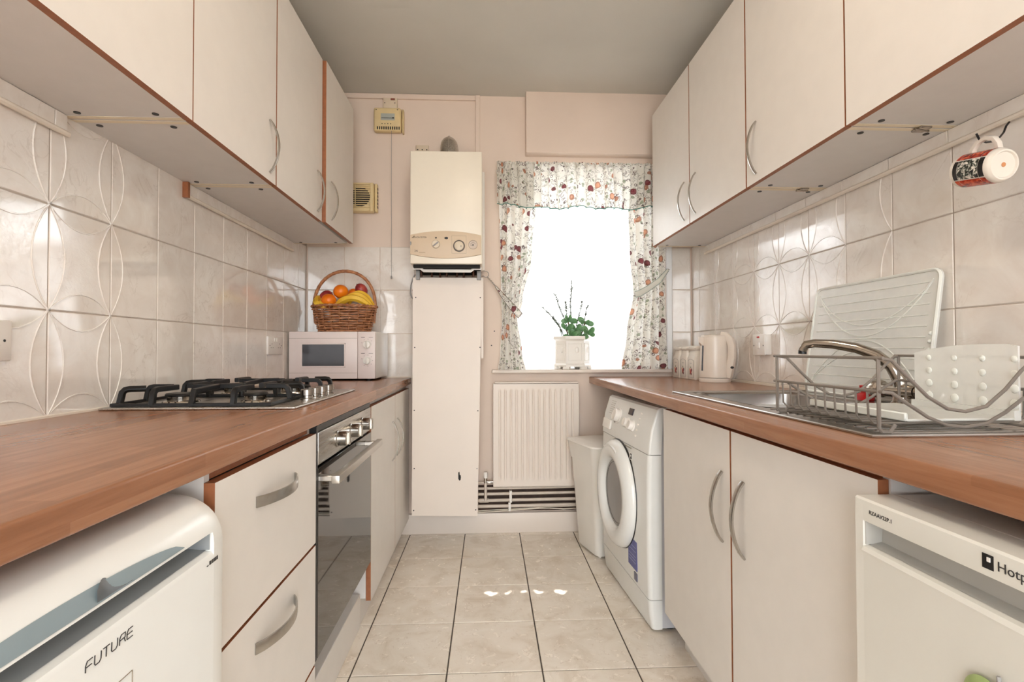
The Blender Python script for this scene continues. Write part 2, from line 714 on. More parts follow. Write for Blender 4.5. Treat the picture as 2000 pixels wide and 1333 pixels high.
def text_mb(txt, size, extrude=0.0004, spacing=1.0, align='LEFT', shear=0.0):
    """lettering as flat mesh in the x (right) / y (up) plane"""
    cu = bpy.data.curves.new('lettering', 'FONT')
    cu.body = txt
    cu.size = size
    cu.extrude = extrude
    cu.space_character = spacing
    cu.align_x = align
    cu.shear = shear
    cu.resolution_u = 3
    o = bpy.data.objects.new('lettering', cu)
    COL.objects.link(o)
    dg = bpy.context.evaluated_depsgraph_get()
    me = bpy.data.meshes.new_from_object(o.evaluated_get(dg))
    mb = MB()
    mb.add([v.co.copy() for v in me.vertices], [tuple(p.vertices) for p in me.polygons])
    bpy.data.objects.remove(o)
    bpy.data.curves.remove(cu)
    bpy.data.meshes.remove(me)
    return mb


# orientation of lettering: columns are (right, up, normal)
def basis(right, up, origin):
    r, u = Vector(right).normalized(), Vector(up).normalized()
    n = r.cross(u)
    return Matrix(((r.x, u.x, n.x, origin[0]), (r.y, u.y, n.y, origin[1]), (r.z, u.z, n.z, origin[2]), (0, 0, 0, 1)))


def arc_pts(c, r, a0, a1, n, plane='xz', k=0.0):
    out = []
    for i in range(n + 1):
        a = a0 + (a1 - a0) * i / n
        p, q = r * math.cos(a), r * math.sin(a)
        out.append({'xz': (c[0] + p, c[1], c[2] + q), 'yz': (c[0], c[1] + p, c[2] + q), 'xy': (c[0] + p, c[1] + q, c[2])}[plane])
    return out


def wb_(mb, name, mats, parent=None, origin=None, angle=38):
    """build from world coordinates; the object's origin is its parent's chain or the given point"""
    off = Vector((0, 0, 0))
    p = parent
    while p is not None:
        off += Vector(p.location)
        p = p.parent
    if origin is not None:
        off = Vector(origin)
    for i in range(len(mb.v)):
        mb.v[i] = mb.v[i] - off
    return mb.build(name, mats, parent, loc=origin if origin is not None else None, angle=angle)


# ================================================================== the setting
YB = -1.3
floor = struct(MB().box((XL - 0.12, YB, -0.06), (XR + 0.12, D + 0.005, -0.003)).build('floor', GROUT_F),
               'dark grouted floor laid with cream marbled tiles')
FX, FY, FW, FR = -0.4353, 2.6227, 0.3099, -0.0047


def ftile_mesh(w, d):
    return MB().rbox((-w / 2, -d / 2, -0.02), (w / 2, d / 2, 0.0), 0.0015, 1,
                     pick=lambda c, e: c.z > 0).mesh('floor_tile', FLOOR_T)


fm = ftile_mesh(FW - 0.0045, FW - 0.0045)
fm_thin = ftile_mesh(FW - 0.0045, 0.045)
fm_l = ftile_mesh(0.262, FW - 0.0045)
for i in range(-2, 5):
    for j in range(-10, 2):
        me, a, b = fm, (i + 0.5) * FW, (j - 0.5 + 1) * FW
        if j == 1:
            me, b = fm_thin, FW + 0.0250
        if i == -2:
            if j == 1:
                continue
            me, a = fm_l, -FW - 0.131 - 0.002
        inst('floor_tile', me, floor, (FX + a * math.cos(FR) - b * math.sin(FR), FY + a * math.sin(FR) + b * math.cos(FR), 0), (0, 0, FR))

struct(MB().box((XL - 0.12, YB, ZC), (XR + 0.12, D + 0.29, ZC + 0.1)).build('ceiling', CEIL), 'grey white painted ceiling')
wall_l = struct(MB().box((XL - 0.12, YB, -0.05), (XL - 0.002, D + 0.29, ZC)).build('wall_left', [GROUT]), 'left wall with cream marbled tiles')
wall_r = struct(MB().box((XR + 0.002, YB, -0.05), (XR + 0.12, D + 0.29, ZC)).build('wall_right', [GROUT]), 'right wall with cream marbled tiles')
WX0, WX1, WZ0, WZ1 = 0.11, 0.985, 0.915, 2.075
mb = MB()
mb.box((XL - 0.01, D, -0.05), (WX0, D + 0.29, ZC))
mb.box((WX1, D, -0.05), (XR + 0.01, D + 0.29, ZC))
mb.box((WX0, D, -0.05), (WX1, D + 0.29, WZ0))
mb.box((WX0, D, WZ1), (WX1, D + 0.29, ZC))
wall_b = struct(mb.build('wall_back', PAINT_WALL), 'pink cream painted end wall with the window')
mb = MB()
mb.box((XL - 0.01, YB - 0.1, -0.05), (-0.75, YB, ZC))
mb.box((1.0, YB - 0.1, -0.05), (XR + 0.01, YB, ZC))
mb.box((-0.75, YB - 0.1, 2.2), (1.0, YB, ZC))
struct(mb.build('wall_front', PAINT_WALL), 'unseen wall behind the viewer, its doorway widened to let in fill light')  # unseen opening, made wide so sky light fills the room from behind
struct(MB().box((-30, D + 0.3, -0.5), (30, 40, -0.45)).build('ground', M('paving_pale', (190, 186, 178), 0.9, vs=2)), 'pale paving outside the window')
struct(MB().box((-8, -10, -0.07), (8, YB - 0.1, -0.062)).build('ground_hall', M('hall_floor_pale', (188, 178, 166), 0.6, vs=2)), 'pale floor beyond the doorway')

# skirting along the end wall
struct(MB().rbox((XL, D - 0.022, -0.01), (XR, D + 0.01, 0.112), 0.004, 2).build('baseboard_back', PAINT_WHITE), 'painted skirting under the boiler panel and radiator')
# boxed-in bulkhead above the window
struct(MB().rbox((0.228, 2.925, 2.178), (XR + 0.01, D + 0.01, ZC + 0.01), 0.004, 2).build('trim_1', PAINT_WALL), 'boxed bulkhead over the window')
struct(MB().box((-0.05, D - 0.004, 0.118), (0.62, D + 0.001, 0.268)).build('trim_9', M('pipe_shade_brown', (74, 58, 50), 0.9, var=0.2, vs=30)), 'dark brown strip standing in for shade behind the heating pipes')  # dark strip paints in the shade seen between the pipes
# cable trunking below the ceiling and down to the boiler
mb = MB()
mb.rbox((-0.86, D - 0.012, ZC - 0.032), (-0.062, D + 0.002, ZC - 0.002), 0.002, 1)
mb.rbox((-0.0625, D - 0.016, 1.9), (-0.036, D + 0.002, ZC - 0.002), 0.002, 1)
struct(mb.build('trim_2', PAINT_WALL), 'cable trunking running below the ceiling to the boiler')

# ---- wall tiles
TW, TH = 0.2, 0.25


def tile_mesh(w, h, decor=None, name='wall_tile'):
    mb = MB().rbox((-0.007, -w / 2, -h / 2), (0, w / 2, h / 2), 0.0018, 1, pick=lambda c, e: c.x > 0)
    if decor:
        def ridge(pts):
            mb.tube(pts, 0.0022, 5, caps=False)
        N = 10
        W2, H2 = 0.197 / 2, 0.247 / 2
        for sgn in (-1, 1):
            if 'h' in decor:      # petals over the horizontal joints
                ridge([(0.0, -W2 + 2 * W2 * i / N, sgn * (H2 - 4 * 0.18 * TH * (i / N) * (1 - i / N))) for i in range(N + 1)])
            if 'v' in decor or (sgn < 0 and 'l' in decor) or (sgn > 0 and 'r' in decor):
                ridge([(0.0, sgn * (W2 - 4 * 0.225 * TW * (i / N) * (1 - i / N)), -H2 + 2 * H2 * i / N) for i in range(N + 1)])
    return mb.mesh(name, TILE_D if decor and 'h' in decor else TILE)


G = 0.003
tm = tile_mesh(TW - G, TH - G)
tm_d = tile_mesh(TW - G, TH - G, 'hv')
tm_l = tile_mesh(TW - G, TH - G, 'l')
tm_r = tile_mesh(TW - G, TH - G, 'r')
part_cache = {}


def tile_any(w, h):
    k = (round(w, 4), round(h, 4))
    if k not in part_cache:
        part_cache[k] = tile_mesh(w - G, h - G)
    return part_cache[k]


# left wall: joints at y = 1.2564 + 0.2 k, z = 0.8906 + 0.25 m
for m in range(3):
    z = 0.8906 + TH * (m + 0.5)
    for k in range(-6, 9):
        y0 = 1.2564 + TW * k
        if k == 8:
            inst('wall_tile', tile_any(0.122, TH), wall_l, (XL, y0 + 0.061, z))
            continue
        me = tm_d if -3 <= k <= 0 else (tm_l if k == 1 else tm)
        inst('wall_tile', me, wall_l, (XL, y0 + TW / 2, z))
# right wall: joints at y = 2.4778 - 0.2 k, z = 0.8993 + 0.25 m
for m in range(3):
    z = 0.8993 + TH * (m + 0.5)
    for k in range(-3, 11):
        y1 = 2.4778 - TW * k
        if k == -3:
            inst('wall_tile', tile_any(0.104, TH), wall_r, (XR, 2.8778 + 0.052, z), (0, 0, PI))
            continue
        me = tm_d if 0 <= k <= 3 else (tm_r if k == 4 else (tm_l if k == -1 else tm))
        inst('wall_tile', me, wall_r, (XR, y1 - TW / 2, z), (0, 0, PI))
# end wall: left part beside the boiler and the strip right of the window
for m in range(3):
    z = 0.8906 + TH * (m + 0.5)
    for a, b in ((XL + 0.006, -0.812), (-0.812, -0.612), (-0.612, -0.412), (-0.412, -0.272)):
        inst('wall_tile', tile_any(b - a, TH) if abs(b - a - TW) > 0.001 else tm, wall_b, ((a + b) / 2, D - 0.005, z), (0, 0, -PI / 2))
    z = 0.8993 + TH * (m + 0.5)
    inst('wall_tile', tile_any(0.113, TH), wall_b, (1.0925 + 0.0565, D - 0.005, z), (0, 0, -PI / 2))

# cut tile strips with a quadrant bead under the wall cupboards
def strip(name, x, n, y0, y1, label, cuts, zb=1.566, endcap=False):
    mb = MB()
    mb.tube([(x + n * 0.012, y0, zb + 0.004), (x + n * 0.012, y1, zb + 0.004)], 0.007, 8)
    o = struct(mb.build(name, SEAL), label)
    ys = [y0] + [c for c in sorted(cuts) if y0 + 0.02 < c < y1 - 0.02] + [y1]
    for a, b in zip(ys[:-1], ys[1:]):
        s = MB().rbox((x - n * 0.002, a + 0.001, zb + 0.009), (x + n * 0.011, b - 0.001, 1.6165), 0.0015, 1)
        s.build('tile_strip', TILE, o)
    if endcap:
        MB().box((x - n * 0.002, y0 - 0.012, zb - 0.002), (x + n * 0.019, y0 - 0.0005, 1.6165)).build('end_piece', BROWN, o)
    return o


strip('trim_3', XL, 1, 0.3, 1.293, 'white tile bead under the near left wall cupboard', [1.2564 - 0.2 * k for k in range(6)])
strip('trim_4', XL, 1, 1.795, 2.744, 'white tile bead under the far left wall cupboards', [1.8564 + 0.2 * k for k in range(6)], endcap=True)
strip('trim_5', XR, -1, 0.3, 2.77, 'white tile bead under the right wall cupboards', [2.4778 - 0.2 * k for k in range(-2, 12)], zb=1.57)

# sealant lines along the worktops
mb = MB()
mb.tube([(XL + 0.002, -0.5, WT + 0.002), (XL + 0.002, D - 0.008, WT + 0.002)], 0.005, 6)
mb.tube([(XL, D - 0.008, WT + 0.002), (-0.41, D - 0.008, WT + 0.002)], 0.005, 6)
struct(mb.build('trim_6', SEAL), 'white sealant joint behind the left worktop')
mb = MB()
mb.rbox((XR - 0.004, -0.5, WT - 0.002), (XR + 0.004, D - 0.004, WT + 0.011), 0.002, 1)
struct(mb.build('trim_7', SEAL), 'white sealant joint behind the right worktop')
# white strip down the right side of the window opening
struct(MB().rbox((1.056, D - 0.02, 0.93), (1.090, D + 0.004, 2.16), 0.004, 1).build('trim_8', FRAME_W), 'white batten between the window curtain and the tiles')

# ---- window
win = struct(MB().box((WX0, D + 0.205, WZ0), (WX0 + 0.055, D + 0.265, WZ1)).box((WX1 - 0.055, D + 0.205, WZ0), (WX1, D + 0.265, WZ1))
             .box((WX0 + 0.055, D + 0.205, WZ0), (WX1 - 0.055, D + 0.265, WZ0 + 0.06)).box((WX0 + 0.055, D + 0.205, WZ1 - 0.055), (WX1 - 0.055, D + 0.265, WZ1))
             .build('window_1', FRAME_W), 'white framed window behind the net curtain')
MB().rbox((WX0 + 0.055, D + 0.208, 1.655), (WX1 - 0.055, D + 0.262, 1.71), 0.004, 1).build('transom', FRAME_W, win)
MB().box((WX0 + 0.05, D + 0.232, WZ0 + 0.055), (WX1 - 0.05, D + 0.238, 1.66)).build('pane', GLASS, win)
MB().box((WX0 + 0.05, D + 0.232, 1.705), (WX1 - 0.05, D + 0.238, WZ1 - 0.05)).build('pane', GLASS, win)
MB().rbox((0.03, D - 0.045, WZ0 - 0.002), (1.075, D + 0.003, WZ0 + 0.017), 0.004, 2).rbox((WX0 + 0.001, D - 0.003, WZ0 + 0.001), (WX1 - 0.001, D + 0.206, WZ0 + 0.017), 0.001, 1).build('window_sill', PAINT_WHITE, win)
# ---- ceiling lamp (behind the field of view)
LX, LY = 0.12, 0.85
lamp = thing('ceiling_lamp', 'round flush ceiling lamp with a warm opal dome', 'lamp', (LX, LY, ZC))
MB().lathe([(0.16, 0), (0.165, -0.02), (0.15, -0.028)], 32, (0, 0, 0)).build('lamp_base', WHITE_PL, lamp)
MB().lathe([(0.148, -0.026), (0.14, -0.06), (0.11, -0.085), (0.06, -0.1), (0.0, -0.105)], 32, (0, 0, 0)).build('lamp_shade', mat_emit('lamp_opal', (255, 238, 216), 24.0), lamp)

# ================================================================== fitted kitchen
def bow(mb, x, y, z, n, L=0.18, vertical=True, out=0.03, w=0.011, th=0.006):
    """bow handle centred on (x, y, z) on a front facing n along x"""
    N = 14
    pts = []
    for i in range(N + 1):
        t = i / N
        o = 0.001 + out * math.sin(PI * t) ** 0.75
        s = (t - 0.5) * L
        pts.append((x + n * o, y + (0 if vertical else s), z + (s if vertical else 0)))
    up = (0, 1, 0) if vertical else (0, 0, 1)
    mb.tube(pts, 0, 8, flat=(th, w), up=up)
    return mb


def front_panel(name, parent, x, n, y0, y1, z0, z1, th=0.018):
    return wb_(MB().box((x - n * th, y0, z0), (x, y1, z1), 0, 1, 0), name, [WHITE_DOOR, BROWN], parent)


def wall_cab(label, n, y0, y1, doors, bracket=False):
    xb = XL + 0.0005 if n > 0 else XR - 0.0005
    xf = -0.73 if n > 0 else 0.92
    xc = xf - n * 0.0185
    t = thing('wall_cabinet', label, 'cupboard', (xb, y0, UB), 0, 'white wall cupboards with brown edges')
    mb = MB()
    th = 0.016
    mb.box((xb, y0 + 0.0006, UB), (xc, y0 + th, UT))
    mb.box((xb, y1 - th, UB), (xc, y1 - 0.0006, UT))
    mb.box((xb, y0 + th, UT - th), (xc, y1 - th, UT))
    mb.box((xb, y0 + th, UB + th), (xb + n * 0.006, y1 - th, UT - th))
    wb_(mb, 'carcass', [CARCASS], t)
    wb_(MB().box((xb, y0 + th + 0.0008, UB + 0.0006), (xc, y1 - th - 0.0008, UB + th)), 'bottom_panel', CARCASS, t)
    for ya in (y0 + 0.0008, y1 - th):
        wb_(MB().box((xb, ya, UB - 0.0006), (xc, ya + th - 0.0012, UB + 0.0002)), 'edge_strip', M('cream_edging', (228, 214, 188), 0.5), t)
    for y in (y0 + 0.034, y1 - 0.034):
        for f in (0.16, 0.82):
            wb_(MB().disc((xb + (xc - xb) * f, y, UB + 0.0012), 0.0075, -0.0022, (0, 0, 1), 14), 'cover_cap', BLACK, t)
    if bracket:
        b = MB().box((xb + n * 0.03, y1 - 0.022, UB - 0.004), (xb + n * 0.075, y1 - 0.002, UB + 0.0004))
        b.tube([(xb + n * 0.035, y1 - 0.012, UB - 0.006), (xb + n * 0.07, y1 - 0.012, UB - 0.006)], 0.004, 6)
        wb_(b, 'mounting_bracket', CHROME, t)
    for (a, b, hy, dx) in doors:
        d = front_panel('door', t, xf + n * dx, n, a, b, UB + 0.0005, UT)
        if hy is not None:
            wb_(bow(MB(), xf + n * dx, hy, 1.735, n, 0.18), 'handle', NICKEL, d)
    return t


wall_cab('nearest left wall cupboard, its plain door cut by the top left corner', 1, 0.80, 1.310, [(0.803, 1.309, None, 0)])
wall_cab('single left wall cupboard above the near side of the hob, handle at its far edge', 1, 1.3145, 1.820, [(1.3135, 1.816, 1.765, 0)])
wall_cab('far double wall cupboard on the left beside the extractor fan, one door standing proud', 1, 1.8245, 2.80, [(1.824, 2.318, 2.255, 0), (2.326, 2.795, 2.405, 0.015)])
wall_cab('far double wall cupboard on the right beside the window curtain', -1, 1.776, 2.80, [(2.286, 2.798, 2.345, 0), (1.777, 2.279, 2.215, 0)])
wall_cab('single right wall cupboard with a bow handle at its far edge', -1, 1.2715, 1.7725, [(1.271, 1.769, 1.706, 0)], bracket=False)
wall_cab('nearest right wall cupboard above the hanging mug', -1, 0.76, 1.267, [(0.762, 1.2655, None, 0)], bracket=False)
for (ya, yb, xx) in ((1.262, 1.276, 1.12), (1.766, 1.78, 1.12)):
    o = wb_(MB().rbox((xx - 0.012, ya - 0.009, UB - 0.006), (xx + 0.02, yb + 0.009, UB - 0.0002), 0.0015, 1)
            .tube([(xx - 0.02, ya, UB - 0.005), (xx + 0.028, yb, UB - 0.005)], 0.0035, 6), 'joining_plate', CHROME, None, (xx, ya, UB - 0.006))
    tag(o, 'small dark metal plate under the joint of the right wall cupboards, ' + ('nearer to the mug' if ya < 1.5 else 'farther from the mug'), 'bracket', 'metal plates under the right cupboards')

# ---- left worktop and base units
o = wb_(MB().rbox((XL + 0.0005, -0.6, WTB), (LWX, D - 0.009, WT), 0.0045, 3, pick=lambda c, e: c.x > 0.1 and abs(e.y) > 0.9), 'worktop', WOOD, None, (XL + 0.3, 1.0, WTB))
tag(o, 'long wood effect worktop on the left carrying the hob and microwave', 'worktop')

BF = -0.442
t = thing('drawer_unit', 'white drawer unit with bow handles between the left fridge and the oven', 'drawers', (-0.75, 1.115, 0))
mb = MB()
mb.box((XL + 0.03, 0.868, 0.13), (BF - 0.019, 0.884, WTB - 0.001)).box((XL + 0.03, 1.352, 0.13), (BF - 0.019, 1.368, WTB - 0.001))
mb.box((XL + 0.03, 0.884, 0.13), (BF - 0.04, 1.352, 0.146))
mb.box((BF - 0.03, 0.884, WTB - 0.02), (BF - 0.019, 1.352, WTB - 0.001), 1)
wb_(mb, 'carcass', [CARCASS, BROWN], t)
for z0, z1, hz in ((0.548, 0.829, 0.754), (0.240, 0.541, 0.475), (0.128, 0.233, None)):
    d = front_panel('drawer', t, BF, 1, 0.866, 1.364, z0, z1)
    if hz:
        wb_(bow(MB(), BF, 1.115, hz, 1, 0.2, False, 0.03, 0.022, 0.004), 'handle', NICKEL, d)
o = MB().box((BF - 0.072, 0.868, 0.0), (BF - 0.056, 1.378, 0.128))
wb_(o, 'plinth', WHITE_DOOR, t)

# oven
OY0, OY1 = 1.384, 1.996
t = thing('oven', 'built-in stainless steel oven with black glass door under the hob', 'oven', (-0.7, 1.68, 0.12))
wb_(MB().box((XL + 0.06, OY0 + 0.012, 0.236), (BF - 0.022, OY1 - 0.012, WTB - 0.002)), 'body', BLACK, t)
wb_(MB().rbox((BF - 0.02, OY0, 0.742), (BF, OY1, 0.829), 0.003, 2), 'control_panel', STEEL, t)
wb_(MB().box((BF - 0.02, OY0, 0.83), (BF - 0.004, OY1, 0.846)), 'top_trim', BLACK, t)
wb_(MB().box((BF - 0.03, OY0 - 0.013, 0.238), (BF - 0.0015, OY0 - 0.0005, 0.846)), 'side_trim', BLACK, t)
d = wb_(MB().rbox((BF - 0.024, OY0, 0.24), (BF - 0.0002, OY1 + 0.006, 0.734), 0.001, 1), 'oven_door', OVEN_GLASS, t)
mb = MB()
mb.rbox((BF + 0.034, OY0 - 0.004, 0.694), (BF + 0.056, OY1 - 0.05, 0.716), 0.003, 2)
for y in (OY0 + 0.02, OY1 - 0.08):
    mb.rbox((BF - 0.003, y - 0.012, 0.698), (BF + 0.036, y + 0.012, 0.713), 0.002, 1)
wb_(mb, 'handle', M('pale_aluminium', (206, 202, 196), 0.32, 1.0, var=0.03), d)
for y in (1.551, 1.70, 1.852):
    mb = MB()
    mb.lathe([(0.024, 0), (0.024, 0.004), (0.021, 0.006), (0.021, 0.03), (0.0185, 0.033), (0.0, 0.033)], 24, (BF, y, 0.785), (1, 0, 0))
    k = wb_(mb, 'knob', NICKEL, t)
    wb_(MB().rbox((BF + 0.03, y - 0.004, 0.766), (BF + 0.040, y + 0.004, 0.804), 0.002, 1), 'grip', NICKEL, k)
# white filler and ledge below the oven
o = MB().box((BF - 0.11, 1.383, 0.0), (BF - 0.094, 1.983, 0.238)).rbox((BF - 0.094, 1.379, 0.0), (BF - 0.036, 1.986, 0.126), 0.002, 1)
o = wb_(o, 'oven_plinth', WHITE_DOOR, None, (BF - 0.09, 1.68, 0))
tag(o, 'white boxed plinth with a ledge on the floor under the oven', 'plinth')

t = thing('base_cabinet', 'white double base cupboard between the oven and the boiler panel', 'cupboard', (-0.75, 2.5, 0))
mb = MB()
mb.box((XL + 0.03, 2.0035, 0.1), (BF - 0.019, 2.016, WTB - 0.001)).box((XL + 0.03, 2.966, 0.1), (BF - 0.019, 2.98, WTB - 0.001))
mb.box((XL + 0.03, 2.016, 0.1), (BF - 0.03, 2.966, 0.116)).box((BF - 0.03, 2.016, WTB - 0.02), (BF - 0.019, 2.966, WTB - 0.001))
wb_(mb, 'carcass', [CARCASS], t)
for a, b, hy in ((2.0035, 2.5205, 2.445), (2.5235, 2.966, 2.575)):
    d = front_panel('door', t, BF, 1, a, b, 0.092, 0.829)
    wb_(bow(MB(), BF, hy, 0.62, 1, 0.185), 'handle', NICKEL, d)
wb_(MB().box((BF - 0.056, 2.0035, 0.0), (BF - 0.04, 2.966, 0.1)), 'plinth', WHITE_DOOR, t)

# ---- right worktop and base units
SY0, SY1, SX0, SX1 = 0.872, 1.84, 0.675, 1.17     # sink outline
BX0, BX1, BY0, BY1 = 0.725, 1.09, 1.31, 1.79       # bowl
mb = MB()
mb.rbox((RWX, -0.6, WTB), (BX0 - 0.012, D - 0.009, WT), 0.0045, 3, pick=lambda c, e: c.x < 0 and abs(e.y) > 0.9)
mb.box((BX1 + 0.012, -0.6, WTB), (XR - 0.0005, D - 0.009, WT))
mb.box((BX0 - 0.012, -0.6, WTB), (BX1 + 0.012, BY0 - 0.012, WT))
mb.box((BX0 - 0.012, BY1 + 0.012, WTB), (BX1 + 0.012, D - 0.009, WT))
tag(wb_(mb, 'worktop', WOOD, None, (0.9, 1.0, WTB)), 'long wood effect worktop on the right with the inset sink', 'worktop')

RF = 0.62
t = thing('base_cabinet', 'white double sink cupboard with two bow handles on the right', 'cupboard', (0.9, 1.29, 0))
mb = MB()
mb.box((RF + 0.019, 0.79, 0.125), (XR - 0.03, 0.806, WTB - 0.001), 0).box((RF + 0.019, 1.774, 0.125), (XR - 0.03, 1.789, WTB - 0.001))
mb.box((RF + 0.03, 0.806, 0.125), (XR - 0.03, 1.774, 0.141)).box((RF + 0.019, 0.806, WTB - 0.018), (RF + 0.03, 1.774, WTB - 0.001), 1)
mb.box((RF + 0.019, 1.276, 0.141), (RF + 0.035, 1.3, WTB - 0.018), 1)
wb_(mb, 'carcass', [CARCASS, BROWN], t)
for a, b, hy in ((1.2935, 1.787, 1.338), (0.793, 1.2855, 1.224)):
    d = front_panel('door', t, RF, -1, a, b, 0.128, 0.837)
    wb_(bow(MB(), RF, hy, 0.632, -1, 0.185, True, 0.03, 0.016), 'handle', NICKEL, d)
wb_(MB().box((0.692, 0.79, 0.0), (0.708, 1.789, 0.125)), 'plinth', WHITE_DOOR, t)


def bevel_mb(mb, r, seg=2, pick=None):
    """round the edges of everything collected so far"""
    bm = bmesh.new()
    vs = [bm.verts.new(v) for v in mb.v]
    for f in mb.f:
        try:
            bm.faces.new([vs[i] for i in f])
        except ValueError:
            pass
    bmesh.ops.remove_doubles(bm, verts=bm.verts, dist=1e-6)
    bmesh.ops.recalc_face_normals(bm, faces=bm.faces)
    es = [e for e in bm.edges if len(e.link_faces) == 2 and e.calc_face_angle(0) > 0.5]
    if pick:
        es = [e for e in es if pick((e.verts[0].co + e.verts[1].co) / 2, (e.verts[1].co - e.verts[0].co).normalized())]
    bmesh.ops.bevel(bm, geom=es, offset=r, segments=seg, profile=0.5, affect='EDGES', clamp_overlap=True)
    return MB().bm(bm)


# ================================================================== left side
# ---- undercounter fridge with rounded top and grip groove
FXF = -0.41
t = thing('fridge', 'white undercounter fridge with rounded top edge and blue grey handle strip at lower left', 'fridge', (-0.7, 0.535, 0))
FY0, FY1 = 0.236, 0.832


def fr_x(z):
    """front surface of the fridge door"""
    if z <= 0.755:
        return FXF
    q = min(1.0, (z - 0.755) / 0.068)
    return FXF - 0.075 + 0.075 * math.sqrt(max(0.0, 1 - q * q))


top = [(fr_x(0.755 + 0.068 * math.sin(a)), 0.755 + 0.068 * math.sin(a)) for a in [PI / 2 * i / 10 for i in range(11)]]
prof_plain = [(-0.53, 0.05), (FXF, 0.05)] + top + [(-0.53, 0.823)]
gro = [(FXF, 0.737), (FXF - 0.003, 0.742), (FXF - 0.012, 0.7445), (FXF - 0.04, 0.748), (FXF - 0.042, 0.768), (fr_x(0.772), 0.772)]
prof_gro = [(-0.53, 0.05), (FXF, 0.05)] + gro + [p for p in top if p[1] > 0.773] + [(-0.53, 0.823)]
mb = MB()
mb.prism(prof_plain, FY0, 0.268, 'y').prism(prof_gro, 0.268, 0.802, 'y').prism(prof_plain, 0.802, FY1, 'y')
mb = bevel_mb(mb, 0.006, 2, lambda c, e: (abs(c.y - FY1) < 1e-4 or abs(c.y - FY0) < 1e-4) and c.x > -0.52)
d = wb_(mb, 'fridge_door', WHITE_GL, t)
wb_(MB().box((XL + 0.04, FY0 + 0.002, 0.03), (-0.5305, FY1 - 0.002, 0.82)), 'body', WHITE_GL, t)
NN = 26
mb = MB()


def strip_pt(u, v):
    y = 0.345 + 0.385 * u
    hw = 4 * u * (1 - u)
    zt = 0.7765 + 0.0165 * hw ** 0.5
    z = 0.7755 + (zt - 0.7755) * v
    return (fr_x(z) + 0.0012, y, z)


mb.grid(strip_pt, NN, 6)
wb_(mb, 'handle_strip', M('blue_grey_plastic', (132, 146, 152), 0.2, var=0.03), d)
mb = MB()
mb.grid(lambda u, v: (fr_x(0.7775 + 0.018 * v * math.sin(PI * u)) + 0.0018, 0.572 + 0.056 * u, 0.7775 + 0.018 * v * math.sin(PI * min(1, 0.25 + u * 0.9))), 12, 4)
wb_(mb, 'handle_badge', M('slate_plastic', (92, 98, 104), 0.3, var=0.03), d)
# FUTURE in thin wide strokes
GL = {'F': [[(0, 0), (0, 0.6), (0.25, 1), (1, 1)], [(0, 0.45), (0.9, 0.45)]], 'U': [[(0.05, 1), (0, 0.15), (0.12, 0), (0.7, 0), (0.95, 0.25), (1, 1)]], 'T': [[(0, 1), (1, 1)], [(0.5, 1), (0.45, 0)]],
      'R': [[(0, 0), (0.05, 0.65), (0.3, 1), (1, 1), (0.95, 0.5), (0.05, 0.45)], [(0.8, 0.45), (1, 0)]], 'E': [[(1, 1), (0.25, 1), (0, 0.65), (0, 0), (1, 0)], [(0, 0.5), (0.95, 0.5)]]}
mb = MB()
for k, ch in enumerate('FUTURE'):
    for st in GL[ch]:
        mb.tube([(FXF + 0.0004, 0.553 + 0.0122 * k + 0.0095 * a, 0.7155 + 0.0105 * b) for a, b in st], 0.00055, 4)
wb_(mb, 'lettering', INK, d)
GP = [(FXF - 0.0115, 0.7452), (FXF - 0.0395, 0.7487), (FXF - 0.0413, 0.7676), (FXF - 0.012, 0.7705)]
mb = MB().grid(lambda u, v: (GP[round(v * 3)][0], 0.2688 + 0.5324 * u, GP[round(v * 3)][1]), 1, 3)
mb.box((FXF - 0.041, 0.7995, 0.746), (FXF - 0.006, 0.8016, 0.7705))
wb_(mb, 'grip_shade', M('groove_shade_grey', (150, 154, 156), 0.3, var=0.02), d)  # grey sheets put the groove's shading into its colour
mb = MB()
for a, b in (((0.578, 0.6755), (0.6235, 0.6755)), ((0.6235, 0.6755), (0.6235, 0.63)), ((0.6235, 0.63), (0.578, 0.63)), ((0.578, 0.63), (0.578, 0.6755))):
    mb.tube([(FXF + 0.0004, a[0], a[1]), (FXF + 0.0004, b[0], b[1])], 0.0005, 4)
wb_(mb, 'badge_outline', INK_GREY, d)
txt = text_mb('t', 0.028, 0.0003)
txt.xf(basis((0, 1, 0), (0, 0, 1), (FXF + 0.0006, 0.6145, 0.648)))
wb_(txt, 'lettering', INK, d)
mb = MB()
for k, (y, w) in enumerate(((0.782, 0.004), (0.789, 0.005), (0.796, 0.003), (0.8005, 0.003), (0.805, 0.003), (0.8095, 0.003))):
    mb.box((FXF, y, 0.7275), (FXF + 0.0006, y + w, 0.7275 + (0.0055 if k else 0.0015)))
wb_(mb, 'printed_marks', INK, d)

# ---- gas hob
t = thing('gas_hob', 'stainless steel four burner gas hob set in the left worktop', 'hob', (-0.757, 1.70, WT))
HX0, HX1, HY0, HY1 = -1.008, -0.505, 1.390, 2.012
wb_(MB().rbox((HX0, HY0, WT + 0.0002), (HX1, HY1, WT + 0.0075), 0.0035, 3), 'hob_plate', STEEL, t)
BURN = [(-0.885, 1.545, 0.036), (-0.675, 1.545, 0.03), (-0.885, 1.855, 0.03), (-0.675, 1.855, 0.046)]
for (x, y, r) in BURN:
    z = WT + 0.0075
    b = wb_(MB().lathe([(r * 1.35, 0), (r * 1.3, 0.004), (r, 0.006), (r, 0.017), (r * 0.9, 0.019), (0, 0.019)], 28, (x, y, z)), 'burner', CHROME, t)
    wb_(MB().lathe([(r * 1.12, 0.0185), (r * 1.15, 0.022), (r * 1.05, 0.026), (0, 0.027)], 28, (x, y, z)), 'burner_cap', IRON, b)
